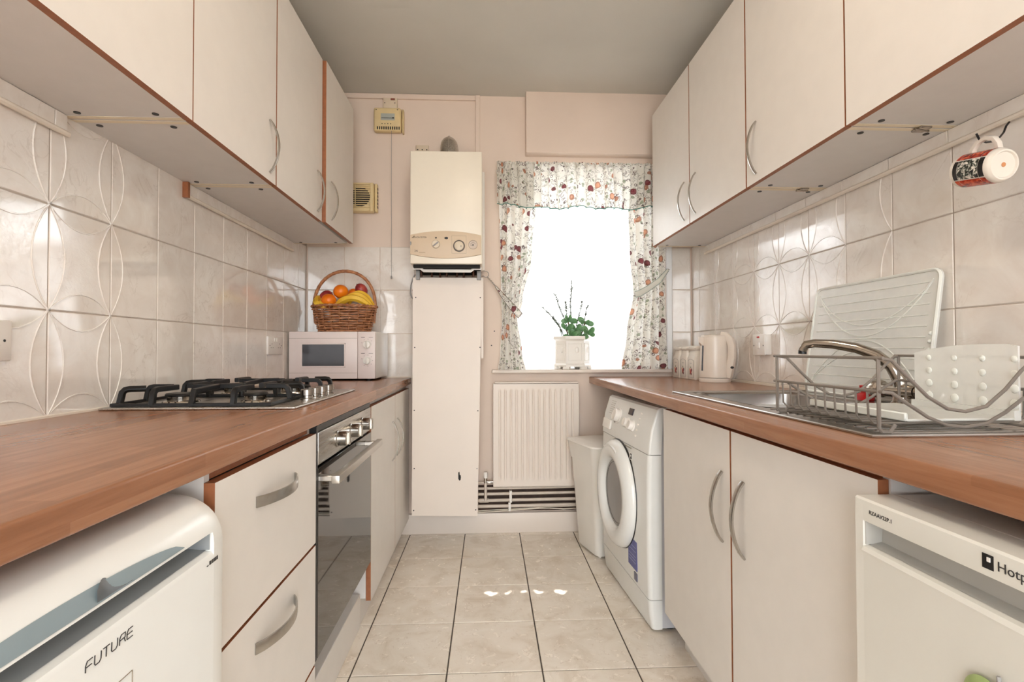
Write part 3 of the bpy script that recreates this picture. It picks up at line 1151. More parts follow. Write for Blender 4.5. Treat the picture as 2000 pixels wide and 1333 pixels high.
for y0, y1 in ((1.412, 1.693), (1.703, 1.984)):
    mb = MB()
    zf, zt = WT + 0.0125, WT + 0.052
    x0, x1 = -0.988, -0.578
    mb.tube([(x0, y0, zf), (x1, y0, zf), (x1, y1, zf), (x0, y1, zf)], 0, 8, closed=True, flat=(0.009, 0.009))
    ym, xm = (y0 + y1) / 2, (x0 + x1) / 2

    def finger(p, q):
        p, q = Vector(p), Vector(q)
        dr = (q - p).normalized()
        a = p + Vector((0, 0, zf))
        mb.tube([a, p + dr * 0.004 + Vector((0, 0, zf + 0.02)), p + dr * 0.006 + Vector((0, 0, zt - 0.009)), p + dr * 0.012 + Vector((0, 0, zt - 0.002)),
                 p + dr * 0.022 + Vector((0, 0, zt)), q + Vector((0, 0, zt))], 0, 8, flat=(0.015, 0.014), up=(0, 0, 1) if False else None)
    for xb in (-0.885, -0.675):
        finger((xb - 0.0, y0, 0), (xb - 0.0, ym - 0.03, 0))
        finger((xb + 0.0, y1, 0), (xb + 0.0, ym + 0.03, 0))
    finger((x0, ym, 0), (-0.885 - 0.03, ym, 0))
    finger((x1, ym, 0), (-0.675 + 0.03, ym, 0))
    finger((x0, y0 + 0.03, 0), (x0 + 0.05, y0 + 0.06, 0))
    finger((x1, y1 - 0.03, 0), (x1 - 0.05, y1 - 0.06, 0))
    mb.tube([(xm - 0.075, ym, zt), (xm + 0.075, ym, zt)], 0, 8, flat=(0.015, 0.014))
    mb.tube([(xm, y0, zf), (xm, y0 + 0.01, zt - 0.005), (xm, ym, zt), (xm, y1 - 0.01, zt - 0.005), (xm, y1, zf)], 0, 8, flat=(0.015, 0.014))
    wb_(mb, 'pan_support', IRON, t)
for y in (1.588, 1.656, 1.724, 1.792):
    z = WT + 0.0075
    wb_(MB().lathe([(0.021, 0), (0.021, 0.004), (0.016, 0.006), (0.016, 0.012), (0.0195, 0.014), (0.0195, 0.03), (0.0175, 0.032), (0, 0.032)], 24, (-0.541, y, z)), 'knob', NICKEL, t)

# ---- microwave in the corner
t = thing('microwave', 'white microwave oven with two dials standing in the tiled corner', 'microwave', (-1.014, 2.696, WT), -0.045)
MW, MD, MH = 0.443, 0.278, 0.243
z0 = 0.010
MB().rbox((0.001, 0.022, z0), (MW, MD, z0 + MH), 0.006, 2).build('case', WHITE_PL, t)
d = MB().rbox((0.0, 0.0, z0), (0.352, 0.021, z0 + MH), 0.004, 2).build('door', M('pinkish_white_plastic', (226, 214, 210), 0.35, var=0.01), t)
MB().rbox((0.354, 0.0, z0), (MW, 0.021, z0 + MH), 0.004, 2).build('control_panel', M('pinkish_white_plastic', (226, 214, 210)), t)
fx0, fx1, fz0, fz1 = 0.062, 0.292, z0 + 0.058, z0 + 0.185
fr = MB()
for (a, b, c, e) in ((fx0, fz0, fx1, fz0 + 0.008), (fx0, fz1 - 0.008, fx1, fz1), (fx0, fz0, fx0 + 0.008, fz1), (fx1 - 0.008, fz0, fx1, fz1)):
    fr.rbox((a, -0.003, b), (c, 0.002, e), 0.0015, 1)
fr.build('window_frame', M('pinkish_white_plastic', (226, 214, 210)), d)
MB().box((fx0 + 0.008, -0.0012, fz0 + 0.008), (fx1 - 0.008, 0.001, fz1 - 0.008)).build('window', M('dark_grey_glass', (56, 54, 58), 0.12, var=0.05), d)
for sz in (0.208, 0.030):
    MB().box((0.002, -0.0004, z0 + sz), (0.35, 0.0004, z0 + sz + 0.0012)).build('seam', INK_GREY, d)
for zz in (0.176, 0.094):
    k = MB().lathe([(0.021, 0), (0.0205, 0.004), (0.018, 0.006), (0.017, 0.016), (0.0, 0.017)], 24, (0.402, 0.0, z0 + zz), (0, -1, 0)).build('dial', WHITE_PL, t)
    MB().rbox((0.3985, -0.024, z0 + zz - 0.019), (0.4055, -0.014, z0 + zz + 0.019), 0.002, 1).build('grip', WHITE_PL, k)
    tk = MB()
    for i in range(8 if zz < 0.1 else 4):
        a = PI * (0.1 + 1.8 * i / 8) - PI / 2
        c, s = math.sin(a) * 0.0285, math.cos(a) * 0.0285
        tk.box((0.402 + c - 0.0015, -0.0005, z0 + zz + s - 0.0012), (0.402 + c + 0.0015, 0.0004, z0 + zz + s + 0.0012))
    tk.box((0.371, -0.0005, z0 + zz + 0.036), (0.39, 0.0004, z0 + zz + 0.0385)).box((0.41, -0.0005, z0 + zz + 0.036), (0.432, 0.0004, z0 + zz + 0.0375))
    tk.build('printed_marks', INK, t)
for x in (0.04, MW - 0.04):
    for y in (0.035, MD - 0.04):
        MB().lathe([(0.012, 0.0), (0.014, z0 + 0.002)], 12, (x, y, 0)).build('foot', BLACK, t)

# ---- wicker basket with fruit
BCX, BCY, BZ = -0.768, 2.832, WT + z0 + MH + 0.0005
t = thing('wicker_basket', 'brown wicker basket with a hooped handle on top of the microwave', 'basket', (BCX, BCY, BZ))


def brad(z):
    q = z / 0.135
    return 0.131 + 0.036 * q ** 0.8, 0.088 + 0.022 * q ** 0.8


mb = MB()
NS = 20
rows = 10
for r in range(rows):
    z = 0.008 + 0.0128 * r
    a, b = brad(z)
    pts = []
    n = NS * 4
    for k in range(n):
        th = 2 * PI * k / n
        w = 0.0050 * math.cos(NS / 2 * th + (PI if r % 2 else 0)) + 0.001 * math.sin(5 * th + r)
        pts.append(((a + w) * math.cos(th), (b + w) * math.sin(th), z + 0.0012 * math.sin(7 * th + 2 * r)))
    mb.tube(pts, 0.0046, 6, closed=True)
mb.build('woven_side', WICKER, t)
st = MB()
for k in range(NS):
    th = 2 * PI * (k) / NS
    p = []
    for j in range(5):
        z = 0.002 + 0.13 * j / 4
        a, b = brad(z)
        p.append((a * math.cos(th), b * math.sin(th), z))
    st.tube(p, 0.003, 5)
st.build('stakes', WICKER, t)
rm = MB()
for ph in (0, PI):
    pts = []
    a, b = brad(0.135)
    for k in range(120):
        th = 2 * PI * k / 120
        w = 0.005 * math.cos(18 * th + ph)
        pts.append(((a + 0.002 + w) * math.cos(th), (b + 0.002 + w) * math.sin(th), 0.139 + 0.004 * math.sin(18 * th + ph)))
    rm.tube(pts, 0.0052, 6, closed=True)
rm.build('rim', WICKER, t)
h = MB()
pts = []
for i in range(41):
    a = PI * i / 40
    zz = 0.13 + 0.205 * math.sin(a) ** 0.85
    pts.append((0.164 * math.cos(a), 0.012 * math.sin(a), zz))
h.tube(pts, [0.0082 + 0.0011 * (i % 2) for i in range(41)], 8)
for s in (-1, 1):
    h.tube([(s * 0.164, 0, 0.132), (s * 0.158, 0, 0.05)], 0.006, 6)
h.build('handle', WICKER, t)
MB().lathe([(0.0, 0.0), (1.0, 0.0), (1.0, 0.006), (0.0, 0.006)], 28, (0, 0, 0), sx=0.13, sy=0.087).build('base', WICKER, t)

ORANGE = mat_fruit('orange_peel', [(0.3, (226, 104, 8)), (0.7, (246, 138, 18))], 8, 0.35, 0.36)
REDF = mat_fruit('red_fruit_skin', [(0.3, (108, 26, 34)), (0.55, (164, 52, 52)), (0.75, (196, 96, 76))], 22, 0.1, 0.35, (220, 150, 110))
BANANA = mat_fruit('banana_skin', [(0.3, (214, 160, 34)), (0.7, (240, 200, 66))], 10, 0.08, 0.45, (150, 100, 40))
BTIP = M('banana_tip', (70, 54, 30), 0.7)


def orange(x, y, z, r, label):
    def sh(p, th, a):
        q = Vector(p)
        if th < 0.25:
            q.z -= 0.003 * (1 - th / 0.25)
        return q
    o = thing('orange', label, 'fruit', (x, y, z), random.random() * 6, 'oranges in the basket')
    MB().sphere((0, 0, 0), (r, r, r * 0.94), 20, 14, f=sh).build('peel', ORANGE, o)
    MB().lathe([(0.003, r * 0.90), (0.0035, r * 0.915), (0.0, r * 0.92)], 8).build('navel', M('orange_navel', (120, 110, 50), 0.8), o).rotation_euler = (0.7, 0.3, 0)


orange(-0.836, 2.775, 1.310, 0.039, 'orange at the front left of the fruit basket')
orange(-0.784, 2.812, 1.362, 0.0395, 'topmost orange in the middle of the fruit basket')
orange(-0.735, 2.895, 1.354, 0.037, 'orange half hidden behind the topmost orange in the basket')


def redfruit(x, y, z, r, rot, label):
    o = thing('red_fruit', label, 'fruit', (x, y, z), 0, 'red fruits in the basket')
    m_ = MB().sphere((0, 0, 0), (r[0], r[1], r[2]), 18, 12).build('skin', REDF, o)
    m_.rotation_euler = rot
    MB().lathe([(0.003, -0.002), (0.0028, 0.003), (0, 0.0035)], 8, (0, 0, r[2])).build('stalk_scar', BTIP, m_)


redfruit(-0.870, 2.842, 1.336, (0.034, 0.032, 0.04), (0.3, 0.9, 0.2), 'dark red fruit at the left of the basket behind an orange')
redfruit(-0.686, 2.862, 1.378, (0.031, 0.031, 0.038), (0.2, -0.7, 0.3), 'dark red fruit at the right of the basket above the bananas')


def banana(mb, p0, p1, p2, r=0.017):
    p0, p1, p2 = Vector(p0), Vector(p1), Vector(p2)
    pts, rr = [], []
    N = 14
    for i in range(N + 1):
        t_ = i / N
        pts.append(p0 * (1 - t_) ** 2 + p1 * 2 * t_ * (1 - t_) + p2 * t_ * t_)
        rr.append(r * (0.32 + 0.68 * min(1, math.sin(PI * min(0.97, max(0.03, t_))) * 1.7)))
    mb.tube(pts, rr, 6)
    return pts


bb = thing('banana_bunch', 'bunch of yellow bananas lying at the right of the fruit basket', 'fruit', (-0.71, 2.78, 1.29))
for dx, dy, dz in ((0, 0, 0), (0.012, 0.02, 0.024), (0.022, 0.045, 0.042)):
    mb = MB()
    pts = banana(mb, (-0.806 + dx + dz, 2.765 + dy, 1.272 + dz * 0.4), (-0.712 + dx, 2.738 + dy, 1.372 + dz), (-0.618 + dx * 0.3, 2.782 + dy, 1.276 + dz * 0.3), 0.0185)
    b = wb_(mb, 'banana', BANANA, bb)
    wb_(MB().sphere(pts[0], 0.0062, 8, 6), 'banana_tip', BTIP, b)
bb = thing('banana_bunch', 'small bunch of bananas showing its dark tips at the left edge of the fruit basket', 'fruit', (-0.9, 2.79, 1.28))
for dx, dy, dz in ((0, 0, 0), (0.032, -0.012, -0.012)):
    mb = MB()
    pts = banana(mb, (-0.874 + dx, 2.755 + dy, 1.278 + dz), (-0.925 + dx, 2.765 + dy, 1.312 + dz), (-0.898 + dx, 2.86 + dy, 1.34 + dz), 0.016)
    b = wb_(mb, 'banana', BANANA, bb)
    wb_(MB().sphere(pts[0], 0.0065, 8, 6), 'banana_tip', BTIP, b)


# ---- sockets and switches
def socket_plate(label, n, x, y0, y1, z0, z1, name='power_socket'):
    t = thing(name, label, 'socket', (x, (y0 + y1) / 2, (z0 + z1) / 2))
    wb_(MB().rbox((x, y0, z0), (x + n * 0.011, y1, z1), 0.003, 2), 'plate', WHITE_PL, t)
    return t


for y0, y1, z0_, z1_, lab in ((2.45, 2.62, 1.026, 1.112, 'double wall socket left of the microwave'), (0.985, 1.154, 1.024, 1.110, 'double wall socket at the left picture edge above the worktop')):
    t = socket_plate(lab, 1, XL, y0, y1, z0_, z1_)
    ym = (y0 + y1) / 2
    for s in (-1, 1):
        yc = ym + s * 0.043
        for (dy, dz, w, h_) in ((0, 0.008, 0.003, 0.006), (-0.011, -0.010, 0.005, 0.003), (0.011, -0.010, 0.005, 0.003)):
            wb_(MB().box((XL + 0.0105, yc + dy - w / 2, (z0_ + z1_) / 2 + dz - h_ / 2), (XL + 0.0114, yc + dy + w / 2, (z0_ + z1_) / 2 + dz + h_ / 2)), 'pin_slot', BLACK, t)
        wb_(MB().rbox((XL + 0.0105, ym + s * 0.013 - 0.006, z1_ - 0.024), (XL + 0.0145, ym + s * 0.013 + 0.006, z1_ - 0.008), 0.001, 1), 'rocker', WHITE_PL, t)
        wb_(MB().disc((XL + 0.0108, ym + s * 0.067, (z0_ + z1_) / 2), 0.003, 0.0006, (1, 0, 0), 10), 'screw', BLACK, t)

t = thing('fused_switch', 'white fused switch with red indicator on the tiles between kettle and dish rack', 'switch', (XR, 2.185, 1.065))
wb_(MB().rbox((XR, 2.138, 1.022), (XR - 0.026, 2.232, 1.109), 0.003, 2), 'back_box', WHITE_PL, t)
wb_(MB().rbox((XR - 0.026, 2.136, 1.020), (XR - 0.033, 2.234, 1.111), 0.003, 2), 'plate', WHITE_PL, t)
wb_(MB().rbox((XR - 0.033, 2.170, 1.050), (XR - 0.040, 2.186, 1.075), 0.0015, 1), 'rocker', WHITE_PL, t)
wb_(MB().rbox((XR - 0.033, 2.176, 1.095), (XR - 0.036, 2.194, 1.102), 0.0008, 1), 'indicator', M('red_neon', (190, 60, 60), 0.3), t)
for y in (2.146, 2.222):
    wb_(MB().disc((XR - 0.0328, y, 1.062), 0.003, -0.0006, (1, 0, 0), 10), 'screw', BLACK, t)

# ================================================================== end wall, left half
# heating programmer
t = thing('heating_programmer', 'yellowed plastic controller with a pull cord high on the end wall', 'controller', (-0.557, D, 2.36))
y = 2.945
wb_(MB().rbox((-0.642, y, 2.296), (-0.486, D - 0.001, 2.432), 0.012, 3), 'case', CREAM_PL, t)
wb_(MB().rbox((-0.482, y + 0.012, 2.29), (-0.4735, D - 0.001, 2.428), 0.003, 1), 'side_trim', CREAM_PL, t)
wb_(MB().box((-0.600, y - 0.001, 2.357), (-0.522, y + 0.002, 2.396)), 'display', M('grey_display', (172, 176, 170), 0.2), t)
wb_(MB().box((-0.597, y - 0.0016, 2.368), (-0.535, y - 0.0008, 2.3705)).box((-0.536, y - 0.0016, 2.367), (-0.525, y - 0.0008, 2.374)), 'display_mark', BLACK, t)
for k in range(4):
    wb_(MB().disc((-0.593 + k * 0.0163, y + 0.0005, 2.337), 0.0028, 0.0014, (0, -1, 0), 10), 'button', BLACK, t)
for k in range(11):
    wb_(MB().add([], []) or MB().box((-0.622 + k * 0.0122, y - 0.001, 2.304), (-0.6155 + k * 0.0122, y + 0.001, 2.321)), 'vent_slot', BLACK, t)
for x in (-0.626, -0.506):
    wb_(MB().disc((x, y + 0.0005, 2.418), 0.003, 0.001, (0, -1, 0), 8), 'screw', BLACK, t)
wb_(MB().tube([(-0.541, y + 0.006, 2.299), (-0.5415, y + 0.008, 1.9), (-0.5405, y + 0.012, 1.468)], 0.0013, 5), 'pull_cord', GREY_PL, t)
wb_(MB().lathe([(0.002, 0.018), (0.004, 0.014), (0.0045, 0.0), (0, -0.001)], 10, (-0.5405, y + 0.012, 1.452)), 'cord_knob', GREY_PL, t)

t = thing('fused_switch', 'small white spur plate with a brown switch above the yellowed controller', 'switch', (-0.55, D, 2.466))
wb_(MB().rbox((-0.592, D - 0.026, 2.434), (-0.512, D - 0.001, 2.496), 0.003, 2), 'plate', M('ageing_white_plastic', (216, 200, 178), 0.4), t)
wb_(MB().rbox((-0.548, D - 0.030, 2.482), (-0.524, D - 0.025, 2.492), 0.001, 1), 'rocker', M('brown_rocker', (130, 72, 56), 0.4), t)
for x in (-0.582, -0.524):
    wb_(MB().disc((x, D - 0.0258, 2.466), 0.003, 0.0008, (0, -1, 0), 8), 'screw', BLACK, t)

# extractor fan
t = thing('extractor_fan', 'yellowed louvred extractor fan on the end wall beside the left cupboards', 'fan', (-0.7125, D, 1.915))
y = 2.945
wb_(MB().rbox((-0.803, y + 0.002, 1.83), (-0.638, D - 0.001, 2.0), 0.01, 2), 'housing', CREAM_PL, t)
wb_(MB().rbox((-0.636, y + 0.012, 1.834), (-0.622, D - 0.001, 1.996), 0.003, 1), 'side_cover', CREAM_PL, t)
wb_(MB().disc((-0.715, y + 0.0035, 1.917), 0.055, 0.003, (0, -1, 0), 32), 'fan_opening', DARK, t)
for k in range(11):
    z = 1.857 + k * 0.012
    wb_(MB().rbox((-0.79, y - 0.006, z), (-0.658, y + 0.0005, z + 0.0045), 0.001, 1), 'slat', CREAM_PL, t)
wb_(MB().box((-0.7435, y - 0.0065, 1.85), (-0.7395, y - 0.001, 1.985)), 'grille_bar', CREAM_PL, t)
for a, b in (((-0.800, 1.834), (-0.790, 1.996)), ((-0.658, 1.834), (-0.641, 1.996)), ((-0.790, 1.834), (-0.658, 1.853)), ((-0.790, 1.985), (-0.658, 1.996))):
    wb_(MB().rbox((a[0], y - 0.006, a[1]), (b[0], y + 0.003, b[1]), 0.002, 1), 'grille_frame', CREAM_PL, t)
for k in range(6):
    wb_(MB().box((-0.6215, y + 0.016, 1.856 + k * 0.021), (-0.6205, D - 0.012, 1.87 + k * 0.021)), 'side_slot', DARK, t)

# boiler
BY = 2.655
t = thing('boiler', 'white wall hung gas boiler with a beige curved control panel', 'boiler', (-0.205, D, 1.487))
wb_(MB().rbox((-0.391, BY, 1.489), (-0.0225, BY + 0.28, 2.073), 0.005, 3), 'casing', BOILER_W, t)
wb_(MB().rbox((-0.383, BY + 0.2805, 1.50), (-0.010, D - 0.006, 2.066), 0.004, 2), 'back_frame', WHITE_PL, t)
poly = []
N = 14
for i in range(N + 1):
    q = i / N
    poly.append((-0.3895 + 0.3625 * q, 1.636 + 0.0215 * 4 * q * (1 - q)))
for i in range(N + 1):
    q = 1 - i / N
    poly.append((-0.3895 + 0.3625 * q, 1.5375 - 0.021 * 4 * q * (1 - q)))
pan = MB().prism(poly, BY - 0.009, BY + 0.001, 'y')
pan = bevel_mb(pan, 0.0025, 2, lambda c, e: c.y < BY - 0.008)
cp = wb_(pan, 'control_panel', BEIGE, t)
yf = BY - 0.009
k1 = wb_(MB().lathe([(0.0205, 0), (0.02, 0.006), (0.0185, 0.009), (0, 0.009)], 28, (-0.259, yf, 1.5875), (0, -1, 0)), 'knob', M('ivory_plastic', (214, 200, 178), 0.35), cp)
g = MB().rbox((-0.0035, -0.012, -0.017), (0.0035, -0.008, 0.017), 0.001, 1).xf(Matrix.Translation((-0.259, yf, 1.5875)) @ Matrix.Rotation(0.9, 4, 'Y'))
wb_(g, 'knob_slot', GREY_PL, cp)
wb_(MB().lathe([(0.0215, 0.0006), (0.0215, 0.001), (0.0, 0.001)], 28, (-0.259, yf + 0.0004, 1.5875), (0, -1, 0)), 'knob_ring', INK_GREY, cp)
fr = MB()
for (a, b, c, e) in ((-0.1785, 1.632, -0.1035, 1.633), (-0.1785, 1.5415, -0.1035, 1.5425), (-0.1785, 1.5415, -0.1775, 1.633), (-0.1045, 1.5415, -0.1035, 1.633)):
    fr.box((a, yf - 0.0006, b), (c, yf + 0.0004, e))
wb_(fr, 'timer_frame', INK_GREY, cp)
tm_ = wb_(MB().lathe([(0.030, 0), (0.030, 0.005), (0.0285, 0.006), (0.0285, 0.004), (0.024, 0.004)], 32, (-0.1405, yf, 1.5795), (0, -1, 0)), 'timer_ring', M('dark_brown_ring', (92, 80, 70), 0.4), cp)
wb_(MB().lathe([(0.024, 0), (0.0235, 0.009), (0.021, 0.0105), (0, 0.0105)], 28, (-0.1405, yf, 1.5795), (0, -1, 0)), 'timer_dial', M('ivory_plastic', (214, 200, 178)), cp)
wb_(MB().box((-0.1315, yf - 0.0115, 1.572), (-0.1290, yf - 0.0102, 1.582)), 'pointer', BLACK, cp)
gg = wb_(MB().lathe([(0.0235, 0), (0.0235, 0.005), (0.0215, 0.006), (0.0205, 0.003), (0, 0.003)], 28, (-0.069, yf, 1.587), (0, -1, 0)), 'pressure_gauge', M('gauge_face', (196, 180, 164), 0.3), cp)
wb_(MB().tube([(-0.083, yf - 0.0035, 1.5835), (-0.069, yf - 0.0035, 1.5845)], 0.0009, 5).disc((-0.069, yf - 0.003, 1.585), 0.004, 0.001, (0, -1, 0), 10)
    .tube(arc_pts((-0.069, yf - 0.0032, 1.585), 0.0125, 0.3, PI - 0.3, 10, 'xz'), 0.0008, 4)
    .tube(arc_pts((-0.069, yf - 0.004, 1.587), 0.0225, 0.2, PI - 0.2, 14, 'xz'), 0.0009, 4), 'gauge_needle', BLACK, gg)
wb_(MB().disc((-0.2585, yf + 0.0004, 1.6215), 0.0046, 0.001, (0, -1, 0), 14), 'indicator', BLACK, cp)
wb_(MB().lathe([(1, 0), (1, 1)], 18, (-0.206, yf + 0.0004, 1.6205), (0, -1, 0), sx=0.0098, sy=0.0062).xf(Matrix.Translation((0, 0, 0))), 'button', BLACK, cp) if False else \
    wb_(MB().sphere((-0.206, yf, 1.6205), (0.0098, 0.0012, 0.0062), 16, 8), 'button', BLACK, cp)
txt = text_mb('WORCESTER', 0.0105, 0.0003, 0.98)
txt.xf(basis((1, 0, 0), (0, 0, 1), (-0.3665, yf - 0.0005, 1.6195)))
wb_(txt, 'lettering', INK, cp)
wb_(MB().prism([(-0.383, 1.6195), (-0.376, 1.6195), (-0.366, 1.6315), (-0.370, 1.6315)], yf - 0.0005, yf + 0.0005, 'y')
    .prism([(-0.374, 1.6195), (-0.3695, 1.6195), (-0.3655, 1.6275), (-0.3685, 1.6275)], yf - 0.0007, yf + 0.0005, 'y'), 'logo', M('logo_grey', (120, 104, 84), 0.5), cp)
txt = text_mb('24i', 0.0145, 0.0003, 1.0)
txt.xf(basis((1, 0, 0), (0, 0, 1), (-0.368, yf - 0.0005, 1.5485)))
wb_(txt, 'lettering', INK, cp)
wb_(MB().box((-0.345, yf - 0.0004, 1.5435), (-0.313, yf + 0.0004, 1.5475)), 'printed_line', M('faint_tan_ink', (178, 158, 132), 0.5), cp)
wb_(MB().sphere((-0.3868, yf - 0.0003, 1.592), (0.004, 0.0015, 0.0105), 10, 6), 'panel_catch', GREY_PL, cp)
# open underside: dark works, white cross bar and side plates
wb_(MB().box((-0.378, BY + 0.02, 1.474), (-0.034, D - 0.03, 1.4885)), 'underside', DARK, t)
mb = MB()
mb.tube([(-0.386, BY + 0.06, 1.4755), (-0.345, BY + 0.06, 1.4755), (-0.33, BY + 0.06, 1.462), (-0.082, BY + 0.06, 1.462), (-0.067, BY + 0.06, 1.4755), (-0.026, BY + 0.06, 1.4755)], 0, 8, flat=(0.006, 0.016))
wb_(mb, 'cross_bar', WHITE_PL, t)
for x in (-0.38, -0.052):
    wb_(MB().rbox((x, BY + 0.13, 1.425), (x + 0.022, BY + 0.25, 1.4885), 0.002, 1), 'side_plate', GREY_PL, t)
for k in range(7):
    x = -0.34 + 0.045 * k + random.uniform(-0.01, 0.01)
    wb_(MB().tube([(x, BY + 0.12 + 0.02 * (k % 3), 1.475), (x, BY + 0.12 + 0.02 * (k % 3), 1.44)], 0.006, 8), 'pipe_stub', M('dark_copper', (70, 48, 40), 0.4, 1.0), t)

o = thing('flue_elbow', 'silver flue elbow rising from the boiler into the end wall', 'flue', (-0.208, 2.85, 2.0735))
pts = [(-0.208, 2.845, 2.0735), (-0.208, 2.845, 2.12), (-0.208, 2.847, 2.15), (-0.208, 2.858, 2.175), (-0.208, 2.877, 2.19), (-0.208, 2.905, 2.197), (-0.208, D - 0.002, 2.198)]
wb_(MB().tube(pts, 0.047, 20), 'elbow', STEEL, o)
wb_(MB().tube([(-0.208, 2.797, 2.0735), (-0.208, 2.797, 2.13), (-0.208, 2.801, 2.165), (-0.208, 2.815, 2.2), (-0.208, 2.84, 2.227), (-0.208, 2.88, 2.245), (-0.208, 2.95, 2.247)], 0.004, 6), 'seam', STEEL, o)

t = thing('fused_switch', 'white switched spur plate half hidden behind the top of the boiler', 'switch', (-0.371, D, 2.19))
wb_(MB().rbox((-0.407, D - 0.012, 2.15), (-0.333, D - 0.001, 2.231), 0.003, 2), 'plate', M('ageing_white_plastic', (216, 200, 178)), t)
for x in (-0.396, -0.37, -0.344):
    wb_(MB().disc((x, D - 0.0118, 2.204), 0.004, 0.001, (0, -1, 0), 8), 'screw', BLACK, t)

# white boxing panel below the boiler
t = thing('boiler_boxing', 'tall white boxing panel below the boiler with a ragged keyhole', 'panel', (-0.21, 2.82, 0.15))
PX = [(-0.402, 0.158), (-0.050, 0.150), (-0.0245, 1.438), (-0.397, 1.438)]
wb_(MB().prism(PX, 2.80, 2.812, 'y'), 'front_board', PAINT_WHITE, t)
wb_(MB().box((-0.386, 2.8125, 0.20), (-0.374, D - 0.024, 1.43)).box((-0.062, 2.8125, 0.20), (-0.050, D - 0.024, 1.43)).box((-0.030, 2.8125, 1.0), (-0.018, D - 0.024, 1.44)), 'side_batten', PAINT_WHITE, t)
for x, z in ((-0.389, 0.722), (-0.048, 0.717), (-0.389, 0.41), (-0.392, 0.186), (-0.06, 0.184), (-0.053, 0.405), (-0.387, 1.06), (-0.036, 1.06), (-0.382, 1.33), (-0.034, 1.33)):
    wb_(MB().disc((x, 2.8003, z), 0.0035, 0.0012, (0, -1, 0), 10), 'screw', BLACK if z != 0.405 else GREY_PL, t)
wb_(MB().prism([(-0.1535, 0.352), (-0.148, 0.342), (-0.1415, 0.345), (-0.1395, 0.358), (-0.1405, 0.372), (-0.1455, 0.371), (-0.147, 0.391), (-0.1535, 0.386)], 2.7988, 2.8002, 'y'), 'keyhole', DARK, t)
o = wb_(MB().tube([(-0.392, 2.85, 1.462), (-0.405, 2.852, 1.44), (-0.415, 2.855, 1.405), (-0.419, 2.856, 1.36), (-0.412, 2.855, 1.335), (-0.402, 2.853, 1.33)], 0.004, 6), 'cable', GREY_PL, None, (-0.41, 2.855, 1.34))
tag(o, 'loop of grey cable at the left edge of the boiler panel', 'cable')

# ================================================================== window dressing
def lerp_tab(tab, z):
    for (z1, a1), (z2, a2) in zip(tab[:-1], tab[1:]):
        if z1 >= z >= z2:
            q = (z1 - z) / (z1 - z2)
            q = q * q * (3 - 2 * q)
            return [u + (v - u) * q for u, v in zip(a1, a2)]
    return list(tab[-1][1]) if z < tab[-1][0] else list(tab[0][1])


def curtain(name, label, tab, z0, z1, yc, amp, n, ph, mat, cat, full=1.7, nu=160, nv=60, hem=None, sx=0.27):
    mb = MB()
    wid = max(b - a for _, (a, b) in tab) * full

    def pt(u, v):
        z = z1 + (z0 - z1) * v
        a, b = lerp_tab(tab, z)
        w = (b - a) / max(bb - aa for _, (aa, bb) in tab)
        uu = u + 0.012 * math.sin(9 * u + ph) + 0.004 * math.sin(23 * u + 2 * v)
        k = 2 * PI * n * uu + ph + 0.5 * math.sin(2.2 * v + 5 * u)
        y = yc + amp * (0.55 + 0.45 * w) * (math.sin(k) + 0.35 * math.sin(2.1 * k + 1.3))
        x = a + (b - a) * u + sx * (b - a) / n * math.cos(k) * math.sin(PI * min(1.0, max(0.0, u * 1.04 - 0.02))) ** 0.3
        dz = hem(u) * v ** 6 if hem else 0.0
        return (x, y, z + dz)
    mb.grid(pt, nu, nv, uvfn=lambda u, v: (u * wid + ph, z1 + (z0 - z1) * v))
    return mb, pt


LT = [(2.10, (0.072, 0.29)), (1.88, (0.073, 0.283)), (1.58, (0.080, 0.257)), (1.32, (0.085, 0.205)), (1.225, (0.088, 0.176)), (1.03, (0.078, 0.203)), (0.92, (0.064, 0.224))]
mb, _ = curtain('curtain', '', LT, 0.9335, 2.058, 2.936, 0.020, 5, 0.4, FLORAL, '')
o = tag(wb_(mb, 'curtain', FLORAL, None, (0.17, 2.925, 0.922)), 'left floral curtain gathered at the waist beside the boiler', 'curtain', 'floral curtains')
RT = [(2.10, (0.815, 1.062)), (1.88, (0.822, 1.058)), (1.58, (0.832, 1.038)), (1.38, (0.85, 1.036)), (1.145, (0.81, 1.042)), (0.925, (0.778, 1.056))]
mb, _ = curtain('curtain', '', RT, 0.9345, 2.058, 2.936, 0.020, 5, 2.1, FLORAL, '')
o = tag(wb_(mb, 'curtain', FLORAL, None, (0.93, 2.922, 0.934)), 'right floral curtain hanging beside the white storage jars', 'curtain', 'floral curtains')

VT = [(2.16, (0.060, 1.075)), (1.85, (0.060, 1.075))]
t = thing('curtain_valance', 'gathered floral valance with teal piped hem across the window top', 'valance', (0.56, 2.895, 1.88))
hemf = lambda u: 0.006 * math.sin(31 * u) + 0.006 * math.sin(14 * u + 1) - 0.012 * math.sin(PI * u)
mb, vpt = curtain('valance', '', VT, 1.862, 2.098, 2.893, 0.013, 21, 5.0, FLORAL, '', full=2.0, nu=300, nv=24, hem=hemf, sx=0.22)
wb_(mb, 'cloth', FLORAL, t)
